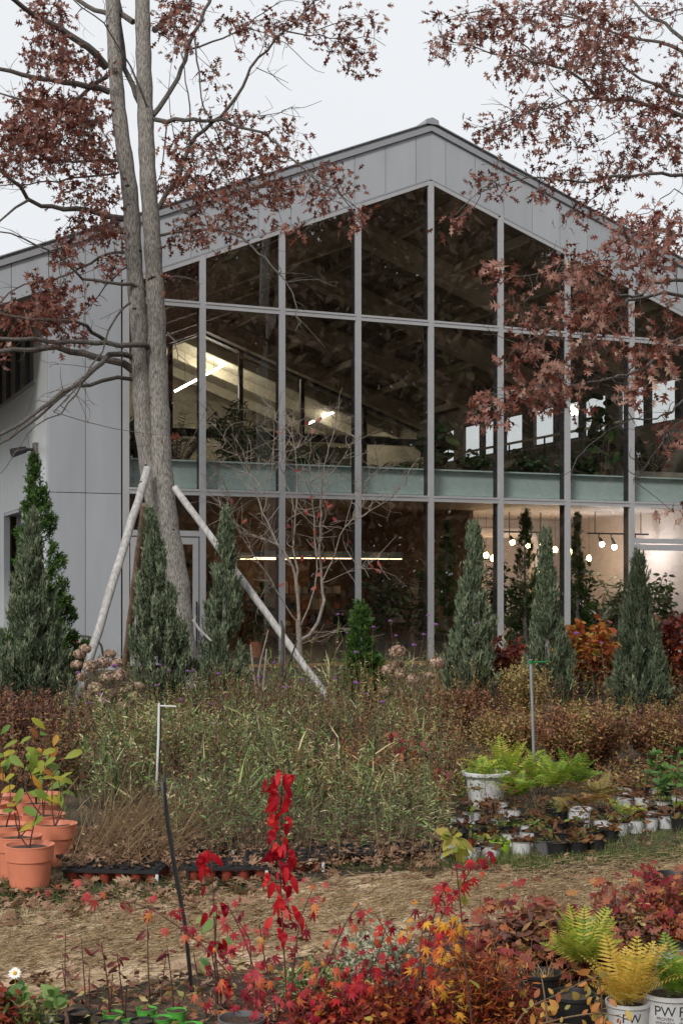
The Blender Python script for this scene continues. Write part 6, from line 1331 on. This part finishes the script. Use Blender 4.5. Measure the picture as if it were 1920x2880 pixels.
# ferns in front
fern(b1 + Vector((.17, .10, .17)), .25, 40, M['fern'], .86, 'yellow-green fern between the black pots and the oak seedlings', .45, .95)
fern(b3 + Vector((0, 0, .15)), .27, 34, M['fern_y'], .55, 'golden yellow fern in the smaller lettered pot', .4, 1.0)
fern(b4 + Vector((.04, .02, .17)), .24, 32, M['fern'], .6, 'fresh green fern in the larger lettered pot at the corner', .45, .9)
cs = Fol(); n_ = 46; cs.add(STEM, np.array([b1.x, b1.y, b1.z+.14]) + RNG.normal(0, .03, (n_, 3))*[1, 1, .1], RNG.normal(0, .5, (n_, 3)) + [0, 0, .8], rdir(n_), np.stack([RNG.uniform(.03, .09, n_), np.full(n_, .0018), np.full(n_, .0018)], 1), RNG.random(n_)); tag(cs.build('cut_stems', M['straw'], None, 'stuff'), 'dry cut stems in the black pot before the fern', 'dry stems')
# trailing vine with amber leaves
sapling('trailing_vine', 'bare trailing vine with amber leaves over the lower right pots', [([(1440, 2900), (1480, 2840), (1560, 2800), (1640, 2760), (1700, 2740)], 20), ([(1450, 2900), (1600, 2860), (1700, 2850), (1770, 2870)], 20), ([(1540, 2900), (1530, 2800), (1520, 2740)], 6), ([(1690, 2900), (1690, 2800), (1680, 2740)], 12), ([(1480, 2900), (1560, 2880), (1660, 2890), (1720, 2900)], 12)], 4.75, 'amber', .040, None, 'stem_br', pw=.9, petiole=.02)
# dark-stemmed little perennials at the lower left
for i, (u, vt, d, n_, l) in enumerate(((230, 2640, 5.4, 9, 'maroon perennial with a leaning top, lower left'), (285, 2650, 5.3, 10, 'maroon perennial beside the leaning one'), (330, 2680, 5.35, 9, 'maroon perennial right of the lower-left pair'), (415, 2600, 5.5, 8, 'tall reddish perennial left of the drip post'), (470, 2660, 5.4, 8, 'maroon perennial close to the drip post'), (185, 2620, 5.6, 6, 'thin dark perennial nearest the left edge'), (590, 2650, 5.5, 6, 'thin maroon perennial right of the drip post'))):
    sapling('maroon_perennial', l, [([(u + 20, 2930), (u + random.uniform(-5, 25), (2930+vt)/2), (u, vt)], n_), ([(u + 20, 2930), (u + random.uniform(-30, 60), vt + 90)], 4)], d, 'maroon', .042, 'maroon perennials at the lower left', pw=.9, hang=.2, petiole=.008, jit=.004)
# daisies
M['petal'] = mat('white_petal', (.78, .78, .74), .6); M['disc'] = mat('yellow_disc', (.62, .38, .02), .7, noise=.3, nscale=200)
for i, (u, v, rpx, l) in enumerate(((43, 2737, 19, 'white daisy at the lower left, the topmost one'), (5, 2806, 21, 'white daisy cut by the left edge'), (136, 2866, 16, 'drooping white daisy at the bottom edge'))):
    d = 4.95; c = P(u, v, d); e = empty('daisy', (c.x + .02, c.y, 0), l, 'flower', 'daisies at the lower left'); R = rpx/F_PX*d; nrm = Vector((.1, -.85, .5)).normalized(); x = nrm.orthogonal().normalized(); y = nrm.cross(x)
    for k in range(18):
        a = 2*math.pi*k/18 + random.gauss(0, .05); dr = x*math.cos(a) + y*math.sin(a); t = nrm.cross(dr); mb = MB(); L = R*random.uniform(.9, 1.08); w_ = R*.14
        mb.add([c + dr*R*.25 - t*w_*.5, c + dr*R*.25 + t*w_*.5, c + dr*L*.75 + t*w_ + nrm*.001, c + dr*L*.75 - t*w_ + nrm*.001, c + dr*L - nrm*.002], [(0, 1, 2, 3), (3, 2, 4)]); mb.build('petal', M['petal'], e)
    mb = MB(); mb.tube([c - nrm*.002, c + nrm*.002, c + nrm*.005], [R*.34, R*.32, R*.15], 12); mb.build('disc', M['disc'], e, True)
    mb = MB(); mb.tube(catmull([c - nrm*.002, c - nrm*.02 - Vector((0, 0, .03)), Vector((c.x + .02, c.y, .12)), Vector((c.x + .02, c.y, 0))], .03), .0022, 6); mb.build('stem', M['herb_green'] if 'herb_green' in M else M['lime'], e)
    for k in range(12): z = random.uniform(.15, max(.2, c.z-.08)); leafobj(LM['green'], e, (c.x + .02, c.y, z), (random.gauss(0, 1), random.gauss(0, 1), .8), (0, -1, .5), random.uniform(.04, .07))
dome('orange-red leafy tuft in the bottom left corner', 20, 4.95, .07, .22, 18, .4, 'fire', .04, 16, 'orange_tuft', OVATE)
dome('green and yellow leafy tuft beside the daisies', 105, 4.9, .06, .20, 16, .85, 'grass', .06, 16, 'green_tuft', LANCE)
# low weeds and twigs over the bare soil of the front bed
wd = Fol(); n_ = 5200; x = RNG.uniform(-1.5, 2.0, n_); y = RNG.uniform(4.6, 6.3, n_) + .25*x; k_ = np.array([not in_path(a, b) for a, b in zip(x, y)]); x, y = x[k_], y[k_]; n_ = len(x); zz = np.array([gz(a, b) for a, b in zip(x, y)]) + np.abs(RNG.normal(0, .03, n_)) + .005
wd.add(SMALL, np.stack([x, y, zz], 1), rdir(n_, -.2, .6), rdir(n_, .2, 1), RNG.uniform(.02, .055, n_), RNG.random(n_)); tag(wd.build('leaf_litter', M['rust'], None, 'stuff'), 'small russet leaves littering the front bed', 'leaves')
